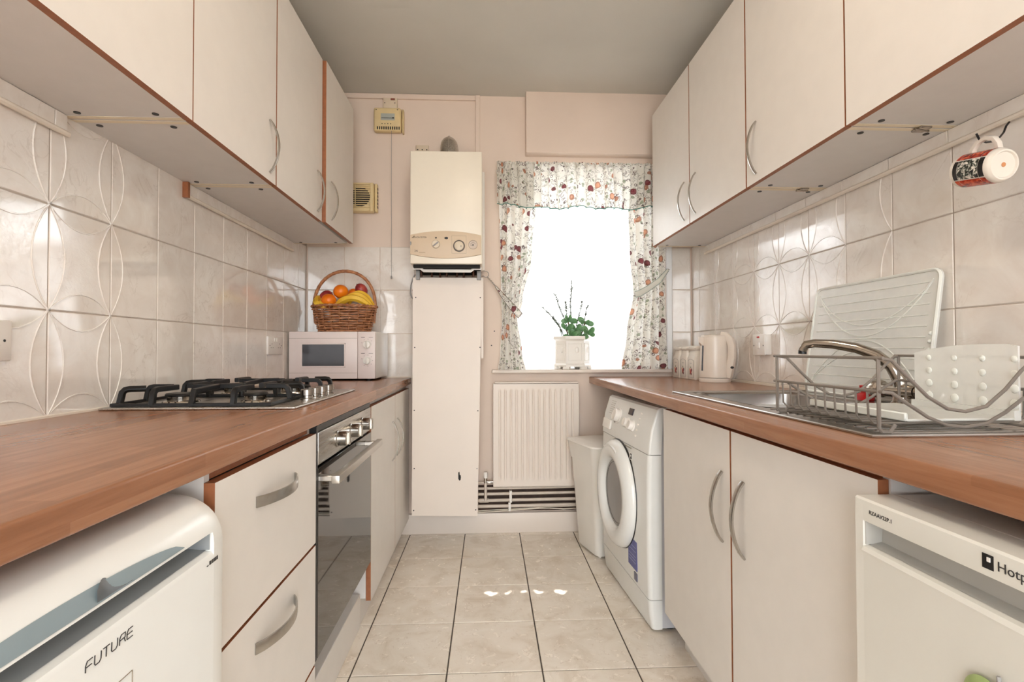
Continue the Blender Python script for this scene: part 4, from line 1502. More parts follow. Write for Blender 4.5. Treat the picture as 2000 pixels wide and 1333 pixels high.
# tightly gathered heading
hd = MB()
hd.grid(lambda u, v: (0.060 + 1.015 * u, 2.897 + 0.006 * math.sin(2 * PI * 62 * u + 0.7 * math.sin(17 * u)) - 0.002 * math.sin(PI * v), 2.084 + 0.030 * v + 0.0025 * math.sin(120 * u) * v), 372, 4, uvfn=lambda u, v: (u * 2.4 + 3.3, 2.1 + 0.03 * v))
wb_(hd, 'gathered_heading', FLORAL, t)
wb_(MB().tube([vpt(i / 300, 1.0) for i in range(301)], 0.0028, 5), 'piping', TEAL, t)
o = wb_(MB().rbox((0.055, 2.936, 2.06), (1.08, 2.95, 2.08), 0.002, 1).box((0.2, 2.95, 2.062), (0.215, D + 0.002, 2.077)).box((0.9, 2.95, 2.062), (0.915, D + 0.002, 2.077)), 'curtain_rail', WHITE_PL, None, (0.56, 2.945, 2.1))
tag(o, 'white curtain rail hidden behind the floral valance', 'rail')

# net curtains: upper and lower tier meeting just above the transom
def net(z0, z1, y, ph, uo, label, n, top=None, bot=None):
    mb = MB()

    def pt(u, v):
        x = WX0 + 0.008 + (WX1 - WX0 - 0.016) * u
        k = 2 * PI * n * u + ph
        zz = z1 + (z0 - z1) * v
        if bot:
            zz += bot(u) * v ** 8
        if top:
            zz += top(u) * (1 - v) ** 8
        return (x, y + 0.008 * math.sin(k) + 0.004 * math.sin(2.3 * k + 1), zz)
    mb.grid(pt, 160, 40, uvfn=lambda u, v: (u * 1.6 + uo, z1 - WZ0 + (z0 - z1) * v))
    tag(wb_(mb, 'net_curtain', NET_LACE if z0 < 1.2 else NET, None, (0.55, y, z0)), label, 'net curtain', 'white net curtains in the window')


net(1.6735, 2.072, 3.1685, 0.3, 0.3, 'upper tier of white net curtain behind the valance', 17,
    bot=lambda u: -0.002 + sum(h_ * max(0.0, 1 - ((u - c_) / w_) ** 2) for c_, w_, h_ in ((0.163, 0.018, 0.05), (0.264, 0.036, 0.045), (0.35, 0.016, 0.035), (0.427, 0.014, 0.03), (0.503, 0.026, 0.03), (0.613, 0.034, 0.05), (0.84, 0.036, 0.05))))
net(0.9345, 1.6745, 3.168, 0.3, 1.7, 'lower tier of white lace net curtain behind the potted plant', 17)

# tie backs
def band(pts, ws, name, th=0.002):
    """flat cloth band; ws are widths along the path"""
    mb = MB()
    P = [Vector(p) for p in pts]
    n = len(P)

    def pt(u, v):
        i = min(n - 2, int(u * (n - 1)))
        q = u * (n - 1) - i
        p = P[i].lerp(P[i + 1], q)
        d = (P[i + 1] - P[i]).normalized()
        nrm = Vector((0, -1, 0))
        s = d.cross(nrm).normalized()
        w = ws[i] + (ws[i + 1] - ws[i]) * q
        return p + s * (v - 0.5) * w + nrm * 0.004 * math.sin(PI * v)
    mb.grid(pt, 40, 6, uvfn=lambda u, v: (u * 0.35 + 0.77, v * 0.04 + 0.33))
    band.edges = [[Vector(pt(i / 40, v)) + Vector((0, -0.001, 0)) for i in range(41)] for v in (0.0, 1.0)]
    return mb


t = thing('curtain_tieback', 'floral tieback with a twisted cord holding the left curtain to its hook', 'tieback', (0.1, 2.9, 1.35))
wb_(band([(0.052, 2.935, 1.408), (0.09, 2.912, 1.355), (0.14, 2.898, 1.292), (0.186, 2.902, 1.244), (0.193, 2.925, 1.238)], [0.008, 0.022, 0.034, 0.036, 0.03], 'band'), 'band', FLORAL, t)
for e in band.edges:
    wb_(MB().tube(e, 0.002, 5), 'edge_piping', M('tie_piping', (128, 118, 108), 0.8), t)
c1, c2 = MB(), MB()
for mbx, ph in ((c1, 0), (c2, PI)):
    mbx.tube([(0.006 + 0.05 * i / 16 + 0.0035 * math.cos(i * 1.1 + ph), 2.962 - 0.027 * i / 16, 1.466 - 0.06 * i / 16 + 0.003 * math.sin(i * 1.1 + ph)) for i in range(17)], 0.0022, 5)
    wb_(mbx, 'cord', M('tie_cord', (168, 158, 146), 0.8), t)
t = thing('curtain_tieback', 'pale floral tieback holding the right curtain to the batten', 'tieback', (0.95, 2.9, 1.44))
wb_(band([(0.848, 2.902, 1.362), (0.87, 2.896, 1.366), (0.92, 2.895, 1.394), (0.985, 2.897, 1.44), (1.05, 2.93, 1.508)], [0.034, 0.034, 0.03, 0.028, 0.014], 'band'), 'band', M('pale_tie_cloth', (214, 214, 204), 0.9), t)
for e in band.edges:
    wb_(MB().tube(e, 0.002, 5), 'edge_piping', M('teal_grey_piping', (150, 166, 158), 0.8), t)
t = thing('curtain_hook', 'thin ring hook on the wall between boiler and left curtain', 'hook', (0.0, 2.975, 1.475))
wb_(MB().tube(arc_pts((-0.004, 2.965, 1.482), 0.0165, -2.6, 2.0, 20, 'xz'), 0.0016, 6).tube([(-0.018, 2.965, 1.473), (-0.024, 2.975, 1.472), (-0.026, D - 0.001, 1.472)], 0.0016, 6), 'ring', GREY_PL, t)
t = thing('curtain_hook', 'small brass hook holding the right tieback to the batten', 'hook', (1.065, 2.965, 1.51))
wb_(MB().tube([(1.066, D - 0.02, 1.514), (1.066, 2.95, 1.514), (1.058, 2.932, 1.508), (1.05, 2.925, 1.512)], 0.002, 6), 'shank', CHROME, t)
for x, z in ((0.045, 1.155), (0.028, 1.072), (0.066, 2.14)):
    o = wb_(MB().disc((x, D - 0.0005, z), 0.0038, 0.0035, (0, -1, 0), 10), 'wall_screw', BLACK, None, (x, D, z))
    tag(o, {1.155: 'dark screw head on the wall left of the curtain, upper of two', 1.072: 'dark screw head on the wall left of the curtain, lower of two', 2.14: 'dark screw head at the top left end of the valance'}[z], 'screw', 'screws in the wall by the curtain')

# ---- plant in a hexagonal pot on the sill
PCX, PCY, PZ = 0.511, 3.05, WZ0 + 0.0172
t = thing('potted_plant', 'jade plant with fine sprigs in a white hexagonal pot on the window sill', 'plant', (PCX, PCY, PZ))
CER = M('white_ceramic', (236, 233, 226), 0.2, var=0.01)


def hexring(r, z):
    return [(r * math.cos(PI / 3 * k), r * math.sin(PI / 3 * k), z) for k in range(6)]


mb = MB()
rings = [hexring(0.098, 0.022), hexring(0.098, 0.036), hexring(0.104, 0.036), hexring(0.104, 0.030), hexring(0.110, 0.030), hexring(0.110, 0.0385), hexring(0.101, 0.044),
         hexring(0.101, 0.168), hexring(0.106, 0.174), hexring(0.112, 0.178), hexring(0.112, 0.194), hexring(0.099, 0.194), hexring(0.095, 0.15)]
rings = [hexring(0.094, 0.016), hexring(0.112, 0.016), hexring(0.112, 0.026), hexring(0.104, 0.034), hexring(0.102, 0.164), hexring(0.107, 0.172), hexring(0.113, 0.177), hexring(0.113, 0.193), hexring(0.101, 0.193), hexring(0.097, 0.15)]
vs = [p for r in rings for p in r]
fs = []
for i in range(len(rings) - 1):
    for k in range(6):
        k2 = (k + 1) % 6
        fs.append((i * 6 + k, i * 6 + k2, (i + 1) * 6 + k2, (i + 1) * 6 + k))
fs.append(tuple(range(6)))
mb.add(vs, fs)
pot = mb.build('pot', CER, t, angle=20)
for k in range(6):
    a = PI / 3 * k
    ft = MB().rbox((-0.022, -0.012, 0), (0.022, 0.012, 0.0165), 0.004, 2)
    ft.xf(Matrix.Translation((0.097 * math.cos(a), 0.097 * math.sin(a), 0)) @ Matrix.Rotation(a + PI / 2, 4, 'Z'))
    ft.build('foot', CER, pot)
    am = a + PI / 6
    ap = 0.1025 * math.cos(PI / 6)
    pm = Matrix.Translation((ap * math.cos(am), ap * math.sin(am), 0)) @ Matrix.Rotation(am - PI / 2, 4, 'Z')
    fr = MB()
    for (x0, z0_, x1, z1_) in ((-0.04, 0.05, 0.04, 0.054), (-0.04, 0.148, 0.04, 0.152), (-0.04, 0.05, -0.036, 0.152), (0.036, 0.05, 0.04, 0.152)):
        fr.rbox((x0, -0.001, z0_), (x1, 0.003, z1_), 0.001, 1)
    fr.xf(pm).build('panel_frame', CER, pot)
    MB().sphere((0, 0, 0), (0.012, 0.004, 0.018), 14, 8).xf(pm @ Matrix.Translation((-0.012, 0, 0.112))).build('oval_boss', CER, pot)
MB().lathe([(0.093, 0.165), (0.0, 0.170)], 6).build('soil', M('potting_soil', (70, 52, 40), 0.95, var=0.3, vs=80), t)
LEAF = mat_fruit('jade_leaf', [(0.3, (74, 122, 84)), (0.7, (120, 166, 112))], 16, 0.05, 0.35)
STEM = M('plant_stem', (110, 92, 66), 0.8)
lf = MB().sphere((0, 0, 0.021), (0.0125, 0.0035, 0.021), 12, 8, f=lambda p, th, a: Vector((p.x * (0.75 + 0.45 * (p.z / 0.021 * 0.5 + 0.5)), p.y + 0.10 * p.x * p.x / 0.0125, p.z))).mesh('leaf', LEAF)
rnd = random.Random(5)
crowns = [(-0.03, -0.03, 0.29, 0.0), (-0.045, -0.05, 0.245, 0.3), (0.07, -0.03, 0.28, 0.2), (0.012, -0.045, 0.232, 0.1), (0.085, -0.045, 0.215, 0.5), (-0.015, -0.06, 0.2, 0.4), (0.045, -0.06, 0.2, 0.3)]
for (cx, cy, cz, ti) in crowns:
    MB().tube([(cx * 0.4, cy * 0.4, 0.165), (cx * 0.8, cy * 0.8, 0.165 + (cz - 0.165) * 0.5), (cx, cy, cz)], 0.004, 6).build('stem', STEM, t)
    for k in range(6):
        a = 2 * PI * k / 6 + rnd.uniform(-0.3, 0.3)
        tilt = rnd.uniform(0.5, 1.5) if k % 2 else rnd.uniform(0.9, 2.0)
        o = inst('leaf', lf, t, (cx, cy, cz - 0.012 * (k % 2)), (0, tilt, a))
        s = rnd.uniform(1.0, 1.45)
        o.scale = (s, s, s)
SPRIG = M('sprig_green', (70, 78, 60), 0.8, var=0.15)
for (bx, bz, tx, tz, m_) in ((0.0, 0.17, -0.004, 0.525, 44), (-0.02, 0.17, -0.115, 0.45, 34), (-0.04, 0.17, -0.185, 0.365, 30), (-0.01, 0.17, -0.05, 0.40, 34), (0.02, 0.17, 0.055, 0.40, 26), (0.05, 0.17, 0.1, 0.375, 22), (-0.05, 0.17, -0.12, 0.30, 22)):
    mb = MB()
    by = rnd.uniform(-0.02, 0.03)
    pts = []
    for i in range(13):
        q = i / 12
        pts.append(Vector((bx + (tx - bx) * q ** 1.25 + 0.004 * math.sin(9 * q + bx * 60), by + 0.01 * math.sin(5 * q), bz + (tz - bz) * (1 - (1 - q) ** 1.25))))
    mb.tube(pts, [0.0028 - 0.0014 * i / 12 for i in range(13)], 5)
    for k in range(m_ * 2):
        q = rnd.uniform(0.18, 1.0)
        i = min(11, int(q * 12))
        p = pts[i].lerp(pts[i + 1], q * 12 - i)
        d = Vector((rnd.uniform(-1, 1), rnd.uniform(-1, 1), rnd.uniform(-0.1, 1.2))).normalized() * rnd.uniform(0.010, 0.026)
        s = d.cross(Vector((0.3, 1, 0.2))).normalized() * 0.0024
        mb.add([p - s, p + s, p + d], [(0, 1, 2)])
    mb.build('sprig', SPRIG, t)

# ================================================================== radiator and pipes
t = thing('radiator', 'white ribbed panel radiator under the window', 'radiator', (0.282, 2.94, 0.27))
RX0, RX1, RZ0, RZ1, RY = 0.036, 0.527, 0.271, 0.856, 2.925
NF = 14


def rad_pt(u, v):
    x = RX0 + 0.006 + (RX1 - RX0 - 0.012) * u
    z = RZ0 + 0.004 + (RZ1 - RZ0 - 0.008) * v
    m_ = 0.022
    e = max(0.0, min(1.0, (x - RX0 - m_) / 0.004, (RX1 - m_ - x) / 0.004))
    f = max(0.0, min(1.0, (z - RZ0 - 0.038) / 0.016, (RZ1 - 0.036 - z) / 0.016))
    ph = ((x - RX0 - m_) / (RX1 - RX0 - 2 * m_) * NF) % 1.0
    g = max(0.0, 1 - abs(ph - 0.5) / 0.22)
    return (x, RY + 0.007 * e * f * min(1.0, g * 1.6), z)


wb_(MB().grid(rad_pt, NF * 14, 60), 'front_panel', PAINT_WHITE, t, angle=60)
fr = MB()
fr.rbox((RX0, RY - 0.0005, RZ0), (RX0 + 0.007, RY + 0.032, RZ1), 0.002, 1).rbox((RX1 - 0.007, RY - 0.0005, RZ0), (RX1, RY + 0.032, RZ1), 0.002, 1)
fr.rbox((RX0, RY - 0.0005, RZ0), (RX1, RY + 0.03, RZ0 + 0.005), 0.002, 1).rbox((RX0 + 0.01, RY + 0.004, RZ1 - 0.002), (RX1 - 0.004, RY + 0.034, RZ1 + 0.008), 0.003, 2)
fr.box((RX0 + 0.004, RY + 0.012, RZ0 + 0.003), (RX1 - 0.004, RY + 0.03, RZ1 - 0.003))
wb_(fr, 'frame', PAINT_WHITE, t)
wb_(MB().box((RX0 + 0.1, RY + 0.03, 0.4), (RX0 + 0.13, D + 0.002, 0.8)), 'wall_bracket', PAINT_WHITE, t)
wb_(MB().box((RX1 - 0.13, RY + 0.03, 0.4), (RX1 - 0.1, D + 0.002, 0.8)), 'wall_bracket', PAINT_WHITE, t)
v = wb_(MB().tube([(-0.007, 2.945, 0.29), (-0.007, 2.945, 0.318)], 0.0095, 12).tube([(-0.007, 2.945, 0.296), (0.037, 2.945, 0.296)], 0.0075, 10)
        .tube([(0.008, 2.945, 0.296), (0.02, 2.945, 0.296)], 0.0115, 6), 'valve', CHROME, t)
wb_(MB().lathe([(0.0115, 0.0), (0.012, 0.03), (0.010, 0.034), (0, 0.034)], 16, (-0.007, 2.945, 0.318)), 'valve_cap', WHITE_PL, v)
wb_(MB().tube([(-0.007, 2.945, 0.292), (-0.007, 2.945, 0.192)], 0.0085, 10), 'drop_pipe', PIPE, t)
for k, (z, r, lab) in enumerate(((0.258, 0.0075, 'topmost painted pipe below the radiator'), (0.2265, 0.0085, 'second painted pipe from the top below the radiator'),
                                 (0.190, 0.0090, 'third painted pipe from the top below the radiator'), (0.157, 0.0095, 'lowest painted pipe below the radiator, just above the skirting'))):
    mb = MB().tube([(-0.37, 2.955, z - 0.003), (0.3, 2.955, z), (0.9, 2.955, z + 0.004)], r, 12)
    if k == 2:
        mb.tube([(-0.042, 2.955, z - 0.0015), (0.01, 2.955, z - 0.0015)], r * 1.35, 12)
    tag(wb_(mb, 'heating_pipe', PIPE, None, (0.25, 2.955, z)), lab, 'pipe', 'painted heating pipes along the skirting')
tag(wb_(MB().tube([(-0.37, 2.955, 0.2885), (-0.05, 2.955, 0.2885), (0.06, 2.955, 0.2885), (0.3, 2.957, 0.2885)], 0.0065, 10), 'heating_pipe', PIPE, None, (0.1, 2.955, 0.2885)), 'short painted pipe running behind the radiator valve', 'pipe', 'painted heating pipes along the skirting')
t = thing('pipe_clip', 'white upright clip holding the pipes below the radiator', 'clip', (0.135, 2.945, 0.15))
wb_(MB().rbox((0.128, 2.9435, 0.176), (0.143, 2.99, 0.243), 0.002, 1), 'upper_clip', WHITE_PL, t)
wb_(MB().rbox((0.122, 2.942, 0.128), (0.137, 2.99, 0.176), 0.002, 1), 'lower_clip', WHITE_PL, t)
o = wb_(MB().tube([(-0.05, 2.963, 0.118), (0.02, 2.962, 0.1215), (0.13, 2.962, 0.128), (0.3, 2.962, 0.137), (0.36, 2.962, 0.137), (0.44, 2.962, 0.131), (0.6, 2.962, 0.138)], 0.003, 6), 'cable', SEAL, None, (0.2, 2.962, 0.12))
tag(o, 'thin white cable clipped along the skirting under the pipes', 'cable')
o = wb_(MB().tube([(-0.05, 2.963, 0.128), (0.0, 2.962, 0.1305), (0.16, 2.962, 0.136), (0.34, 2.964, 0.144), (0.6, 2.964, 0.1465)], 0.0025, 6), 'cable', SEAL, None, (0.2, 2.963, 0.12))
tag(o, 'second thin white cable just above the first along the skirting', 'cable')

# ================================================================== right side
# ---- washing machine
t = thing('washing_machine', 'white front loading washing machine under the right worktop end', 'washing machine', (0.597, 1.888, 0), 0.064)
WW = 0.592
side = [(0.012, 0.03), (0.0, 0.10), (-0.004, 0.35), (-0.003, 0.55), (0.002, 0.675), (0.012, 0.74), (0.036, 0.822), (0.046, 0.828), (0.07, 0.828), (0.07, 0.03)]
mb = MB().prism([p for p in side if p[1] <= 0.675] + [(0.07, 0.675), (0.07, 0.03)][:2], 0.0, WW, 'y')
lowp = [(0.012, 0.012), (0.004, 0.06), (0.0, 0.118), (0.05, 0.118), (0.05, 0.012)]
midp = [(0.0, 0.1205), (-0.004, 0.35), (-0.003, 0.55), (0.001, 0.652), (0.05, 0.652), (0.05, 0.1205)]
topp = [(0.001, 0.6545), (0.004, 0.69), (0.013, 0.745), (0.037, 0.82), (0.048, 0.828), (0.06, 0.828), (0.05, 0.6545)]


def fascia(name, prof):
    m_ = MB().prism(prof, 0.0, WW, 'y')
    m_ = bevel_mb(m_, 0.016, 4, lambda c, e: (abs(c.y) < 1e-4 or abs(c.y - WW) < 1e-4) and c.x < 0.045 and abs(e.z) > 0.5)
    return m_.build(name, WHITE_GL, t, angle=30)


fascia('kick_panel', lowp)
fp = fascia('front_panel', midp)
ctl = fascia('control_panel', topp)
MB().box((0.0505, 0.003, 0.014), (0.545, WW - 0.003, 0.80)).build('cabinet', M('washer_side_grey', (196, 196, 200), 0.3, var=0.01), t)
MB().rbox((0.0605, 0.001, 0.801), (0.55, WW - 0.001, 0.829), 0.004, 2).build('top_panel', WHITE_GL, t)
MB().rbox((0.12, 0.0, 0.12), (0.5, 0.0035, 0.72), 0.0015, 1).build('side_emboss', M('washer_side_grey', (196, 196, 200)), t)
for x, y in ((0.09, 0.04), (0.09, WW - 0.04), (0.5, 0.04), (0.5, WW - 0.04)):
    MB().lathe([(0.02, 0.0), (0.02, 0.012), (0.01, 0.016)], 12, (x, y, 0)).build('foot', BLACK, t)
# porthole door
DC = (0.0, 0.338, 0.428)
dr = MB().lathe([(0.222, -0.012), (0.226, 0.004), (0.224, 0.02), (0.212, 0.036), (0.19, 0.046), (0.165, 0.046), (0.148, 0.036), (0.140, 0.016), (0.136, -0.01)], 56, DC, (-1, 0, 0)).build('door', WHITE_GL, t)
MB().lathe([(0.1365, -0.012), (0.1345, 0.014), (0.128, 0.018), (0.122, 0.01), (0.105, -0.004), (0.0, -0.008)], 48, DC, (-1, 0, 0)).build('door_glass', M('dark_door_glass', (16, 16, 18), 0.06, var=0.05), dr)
MB().lathe([(0.139, 0.016), (0.1335, 0.021), (0.129, 0.017)], 48, DC, (-1, 0, 0)).build('glass_rim', GREY_PL, dr)
MB().lathe([(0.229, 0.0), (0.2275, 0.007), (0.2225, 0.007)], 56, DC, (-1, 0, 0)).build('door_gap', BLACK, t)
hb = MB()
hb.tube([(-0.03, DC[1] + 0.2 * math.sin(a), DC[2] + 0.2 * math.cos(a)) for a in [-0.42 + 0.84 * i / 12 + 0.0 for i in range(13)]], 0, 8, flat=(0.03, 0.012))
hb.build('door_grip', WHITE_GL, dr)
# controls on the sloping fascia
nx, nz = 0.95, -0.30


def on_panel(y, z):
    """point on the sloping control fascia"""
    x = 0.004 + (z - 0.69) * (0.009 / 0.055) if z < 0.745 else 0.013 + (z - 0.745) * (0.024 / 0.075)
    return Vector((x, y, z))


PN = Vector((-0.95, 0, 0.30)).normalized()
for (y, z, r, h_) in ((0.385, 0.752, 0.031, 0.026), (0.255, 0.738, 0.021, 0.022), (0.195, 0.734, 0.021, 0.022)):
    k = MB().lathe([(r * 1.08, -0.003), (r * 1.05, 0.004), (r * 0.95, 0.006), (r * 0.9, h_ - 0.003), (r * 0.8, h_), (0, h_)], 24, on_panel(y, z), PN).build('knob', WHITE_PL, ctl)
p = on_panel(0.245, 0.785)
MB().rbox((-0.006, -0.022, -0.014), (0.0012, 0.022, 0.014), 0.001, 1).xf(Matrix.Translation(p) @ Matrix.Rotation(0.30, 4, 'Y')).build('display', M('dark_display', (44, 26, 28), 0.15), ctl)
for k in range(5):
    p = on_panel(0.135 + 0.004 * k, 0.79 - 0.022 * k)
    MB().sphere(p, (0.003, 0.008, 0.005), 10, 6).build('push_button', WHITE_PL, ctl)
for k in range(7):
    p = on_panel(0.50, 0.805 - 0.009 * k)
    MB().box((-0.0012, -0.03 + 0.004 * (k % 3), -0.0009), (0.0006, 0.03 - 0.006 * (k % 2), 0.0009)).xf(Matrix.Translation(p) @ Matrix.Rotation(0.30, 4, 'Y')).build('printed_line', INK_GREY, ctl)
p = on_panel(0.515, 0.70)
MB().rbox((-0.01, -0.055, -0.022), (0.001, 0.055, 0.022), 0.004, 2).xf(Matrix.Translation(p) @ Matrix.Rotation(0.18, 4, 'Y')).build('drawer_handle', WHITE_PL, ctl)
MB().rbox((-0.003, -0.046, -0.008), (0.0018, 0.046, 0.016), 0.003, 2).xf(Matrix.Translation(p + Vector((-0.001, 0, 0))) @ Matrix.Rotation(0.18, 4, 'Y')).build('drawer_recess', GREY_PL, ctl)
p = on_panel(0.43, 0.722)
MB().sphere(p, (0.003, 0.01, 0.009), 10, 6).build('power_button', GREY_PL, ctl)
MB().box((-0.0045, 0.165, 0.600), (-0.0028, 0.195, 0.628)).build('badge_plate', WHITE_PL, fp)
MB().box((-0.0055, 0.167, 0.604), (-0.0040, 0.183, 0.626)).build('badge', BLACK, fp)
MB().box((-0.006, 0.172, 0.614), (-0.0050, 0.178, 0.621)).build('badge_mark', WHITE_PL, fp)
MB().box((-0.0035, 0.18, 0.644), (-0.0010, 0.26, 0.647)).build('printed_line', INK_GREY, fp)
MB().box((-0.0042, 0.118, 0.175), (-0.0012, 0.215, 0.288)).build('sticker', M('blue_sticker', (84, 90, 150), 0.4, var=0.15, vs=60), fp)
for z_ in (0.20, 0.212, 0.224, 0.244, 0.26):
    MB().box((-0.0048, 0.128, z_), (-0.0038, 0.205, z_ + 0.003)).build('sticker_line', M('sticker_pale', (150, 156, 196), 0.5), fp)
MB().box((-0.0042, 0.118, 0.135), (-0.0008, 0.15, 0.165)).build('label_strip', M('slate_label', (110, 110, 130), 0.4), fp)

# ---- bin
t = thing('waste_bin', 'tall white plastic bin with a lid between radiator and washing machine', 'bin', (0.602, 2.692, 0), 0.27)


def rr_ring(hx, hy, r, z, n=5):
    out = []
    for cx, cy, a0 in ((hx - r, hy - r, 0), (-hx + r, hy - r, PI / 2), (-hx + r, -hy + r, PI), (hx - r, -hy + r, 3 * PI / 2)):
        for i in range(n + 1):
            a = a0 + PI / 2 * i / n
            out.append((cx + r * math.cos(a), cy + r * math.sin(a), z))
    return out


def loft(rings, caps=True):
    n = len(rings[0])
    vs = [p for r in rings for p in r]
    fs = []
    for i in range(len(rings) - 1):
        for k in range(n):
            k2 = (k + 1) % n
            fs.append((i * n + k, i * n + k2, (i + 1) * n + k2, (i + 1) * n + k))
    if caps:
        fs.append(tuple(range(n - 1, -1, -1)))
        fs.append(tuple((len(rings) - 1) * n + k for k in range(n)))
    return MB().add(vs, fs), vs, fs


BINP = M('bin_white_plastic', (234, 231, 224), 0.25, var=0.01)


def loft_mb(rings, caps=True):
    mb = MB()
    _, vs, fs = loft(rings, caps)
    mb.add(vs, fs)
    return mb


loft_mb([rr_ring(0.085, 0.115, 0.03, 0.012), rr_ring(0.088, 0.118, 0.032, 0.02), rr_ring(0.116, 0.150, 0.04, 0.485)]).build('bucket', BINP, t, angle=50)
loft_mb([rr_ring(0.119, 0.154, 0.042, 0.47), rr_ring(0.131, 0.168, 0.042, 0.553), rr_ring(0.136, 0.172, 0.044, 0.559), rr_ring(0.134, 0.170, 0.044, 0.567), rr_ring(0.10, 0.13, 0.04, 0.574)]).build('lid', BINP, t, angle=50)
for x in (-0.06, 0.06):
    for y in (-0.09, 0.09):
        MB().lathe([(0.008, 0), (0.009, 0.014)], 10, (x, y, 0)).build('foot', BINP, t)

# ---- undercounter freezer
t = thing('freezer', 'white undercounter freezer with a long grip recess at lower right', 'freezer', (0.85, 0.477, 0))
ZF, ZT = 0.57, 0.819
fprof = [(ZF + 0.06, 0.05), (ZF, 0.05), (ZF, 0.735), (ZF - 0.003, 0.741), (ZF, 0.747), (ZF + 0.008, 0.748), (ZF + 0.028, 0.752), (ZF + 0.030, 0.779), (ZF + 0.001, 0.785), (ZF, 0.787), (ZF, ZT - 0.003), (ZF + 0.003, ZT), (ZF + 0.06, ZT)]
fplain = [(ZF + 0.06, 0.05), (ZF, 0.05), (ZF, ZT - 0.003), (ZF + 0.003, ZT), (ZF + 0.06, ZT)]
mb = MB().prism(fprof, 0.195, 0.760, 'y').prism(fplain, 0.760, 0.776, 'y').prism(fplain, 0.179, 0.195, 'y')
d = wb_(mb, 'freezer_door', WARM_GL, t)
FP = [(ZF + 0.0085, 0.7488), (ZF + 0.0275, 0.7527), (ZF + 0.0293, 0.7786), (ZF + 0.004, 0.7838)]
mb = MB().grid(lambda u, v: (FP[round(v * 3)][0], 0.1955 + 0.564 * u, FP[round(v * 3)][1]), 1, 3)
mb.box((ZF + 0.003, 0.7575, 0.7495), (ZF + 0.029, 0.7605, 0.784))
wb_(mb, 'recess_liner', M('recess_grey', (176, 174, 168), 0.35, var=0.02), d)
wb_(MB().rbox((ZF + 0.0605, 0.180, 0.02), (XR - 0.04, 0.775, ZT), 0.003, 1), 'body', WARM_GL, t)
txt = text_mb('RZAAV22P.1', 0.0082, 0.0002, 1.0)
txt.xf(basis((0, -1, 0), (0, 0, 1), (ZF - 0.0004, 0.747, 0.7985)))
wb_(txt, 'lettering', INK, d)
txt = text_mb('Hotpoint', 0.0155, 0.0002, 1.0)
txt.xf(basis((0, -1, 0), (0, 0, 1), (ZF - 0.0004, 0.5535, 0.7965)))
wb_(txt, 'lettering', INK, d)
wb_(MB().box((ZF - 0.0008, 0.5575, 0.794), (ZF + 0.0005, 0.5705, 0.8105)), 'logo', BLACK, d)
wb_(MB().box((ZF - 0.0014, 0.5605, 0.8025), (ZF - 0.0006, 0.5645, 0.8075)), 'logo_mark', WHITE_PL, d)
# round green magnet
t = thing('fridge_magnet', 'green rounded magnet with a small stem on the freezer door', 'magnet', (ZF - 0.002, 0.567, 0.645))
wb_(MB().sphere((ZF - 0.004, 0.567, 0.643), (0.006, 0.026, 0.027), 18, 12), 'fruit_shape', mat_fruit('magnet_green', [(0.3, (126, 150, 90)), (0.7, (176, 190, 130))], 30, 0.05, 0.4), t)
wb_(MB().tube([(ZF - 0.004, 0.553, 0.668), (ZF - 0.005, 0.549, 0.676), (ZF - 0.005, 0.5495, 0.682)], 0.0022, 6), 'stem', GREY_PL, t)

# ---- storage jars and kettle
JAR = M('cream_ceramic', (234, 229, 220), 0.22, var=0.01)
for (y0, lab) in ((2.590, 'nearest white storage jar with a fruit motif beside the kettle'), (2.697, 'middle white storage jar with a fruit motif'), (2.804, 'farthest white storage jar with a fruit motif next to the curtain')):
    t = thing('storage_jar', lab, 'jar', (1.112, y0 + 0.05, WT), 0, 'white storage jars on the right worktop')
    loft_mb([rr_ring(0.047, 0.048, 0.008, 0.0005), rr_ring(0.049, 0.05, 0.008, 0.004), rr_ring(0.049, 0.05, 0.008, 0.112), rr_ring(0.042, 0.043, 0.014, 0.130), rr_ring(0.040, 0.041, 0.016, 0.152)]).build('body', JAR, t, angle=40)
    loft_mb([rr_ring(0.041, 0.042, 0.016, 0.1525), rr_ring(0.047, 0.048, 0.02, 0.157), rr_ring(0.048, 0.049, 0.02, 0.165), rr_ring(0.042, 0.043, 0.02, 0.173), rr_ring(0.02, 0.02, 0.015, 0.177)]).build('lid', JAR, t, angle=50)
    ol = MB()
    cur = [(-0.0495, -0.038, 0.012), (-0.0495, 0.038, 0.012), (-0.0495, 0.038, 0.092)] + [(-0.0495, 0.038 * math.cos(a), 0.092 + 0.014 * math.sin(a)) for a in [PI * i / 8 for i in range(1, 8)]] + [(-0.0495, -0.038, 0.092)]
    ol.tube(cur, 0.0009, 4, closed=True)
    ol.build('outline', GREY_PL, t)
    for (dy, dz, r, mname) in ((0.004, 0.040, 0.012, 'jar_red'), (-0.009, 0.050, 0.009, 'jar_plum'), (0.012, 0.052, 0.008, 'jar_peach'), (-0.004, 0.030, 0.007, 'jar_plum'), (0.002, 0.064, 0.005, 'jar_green'), (0.012, 0.030, 0.005, 'jar_green')):
        c = {'jar_red': (176, 64, 52), 'jar_plum': (118, 44, 54), 'jar_peach': (214, 140, 100), 'jar_green': (120, 134, 92)}[mname]
        MB().sphere((-0.0490, dy, dz), (0.0012, r, r), 10, 6).build('fruit_motif', M(mname, c, 0.3), t)
    MB().box((-0.0496, -0.012, 0.084), (-0.0488, 0.012, 0.0865)).build('caption_mark', GREY_PL, t)

t = thing('kettle', 'cream plastic jug kettle with a dark water gauge on the right worktop', 'kettle', (1.102, 2.445, WT), 0.0)
KM = M('kettle_cream_plastic', (224, 213, 200), 0.3, var=0.01)


def oval(rx, ry, z, n=32, ox=0, oy=0):
    return [(ox + rx * math.cos(2 * PI * k / n), oy + ry * math.sin(2 * PI * k / n), z) for k in range(n)]


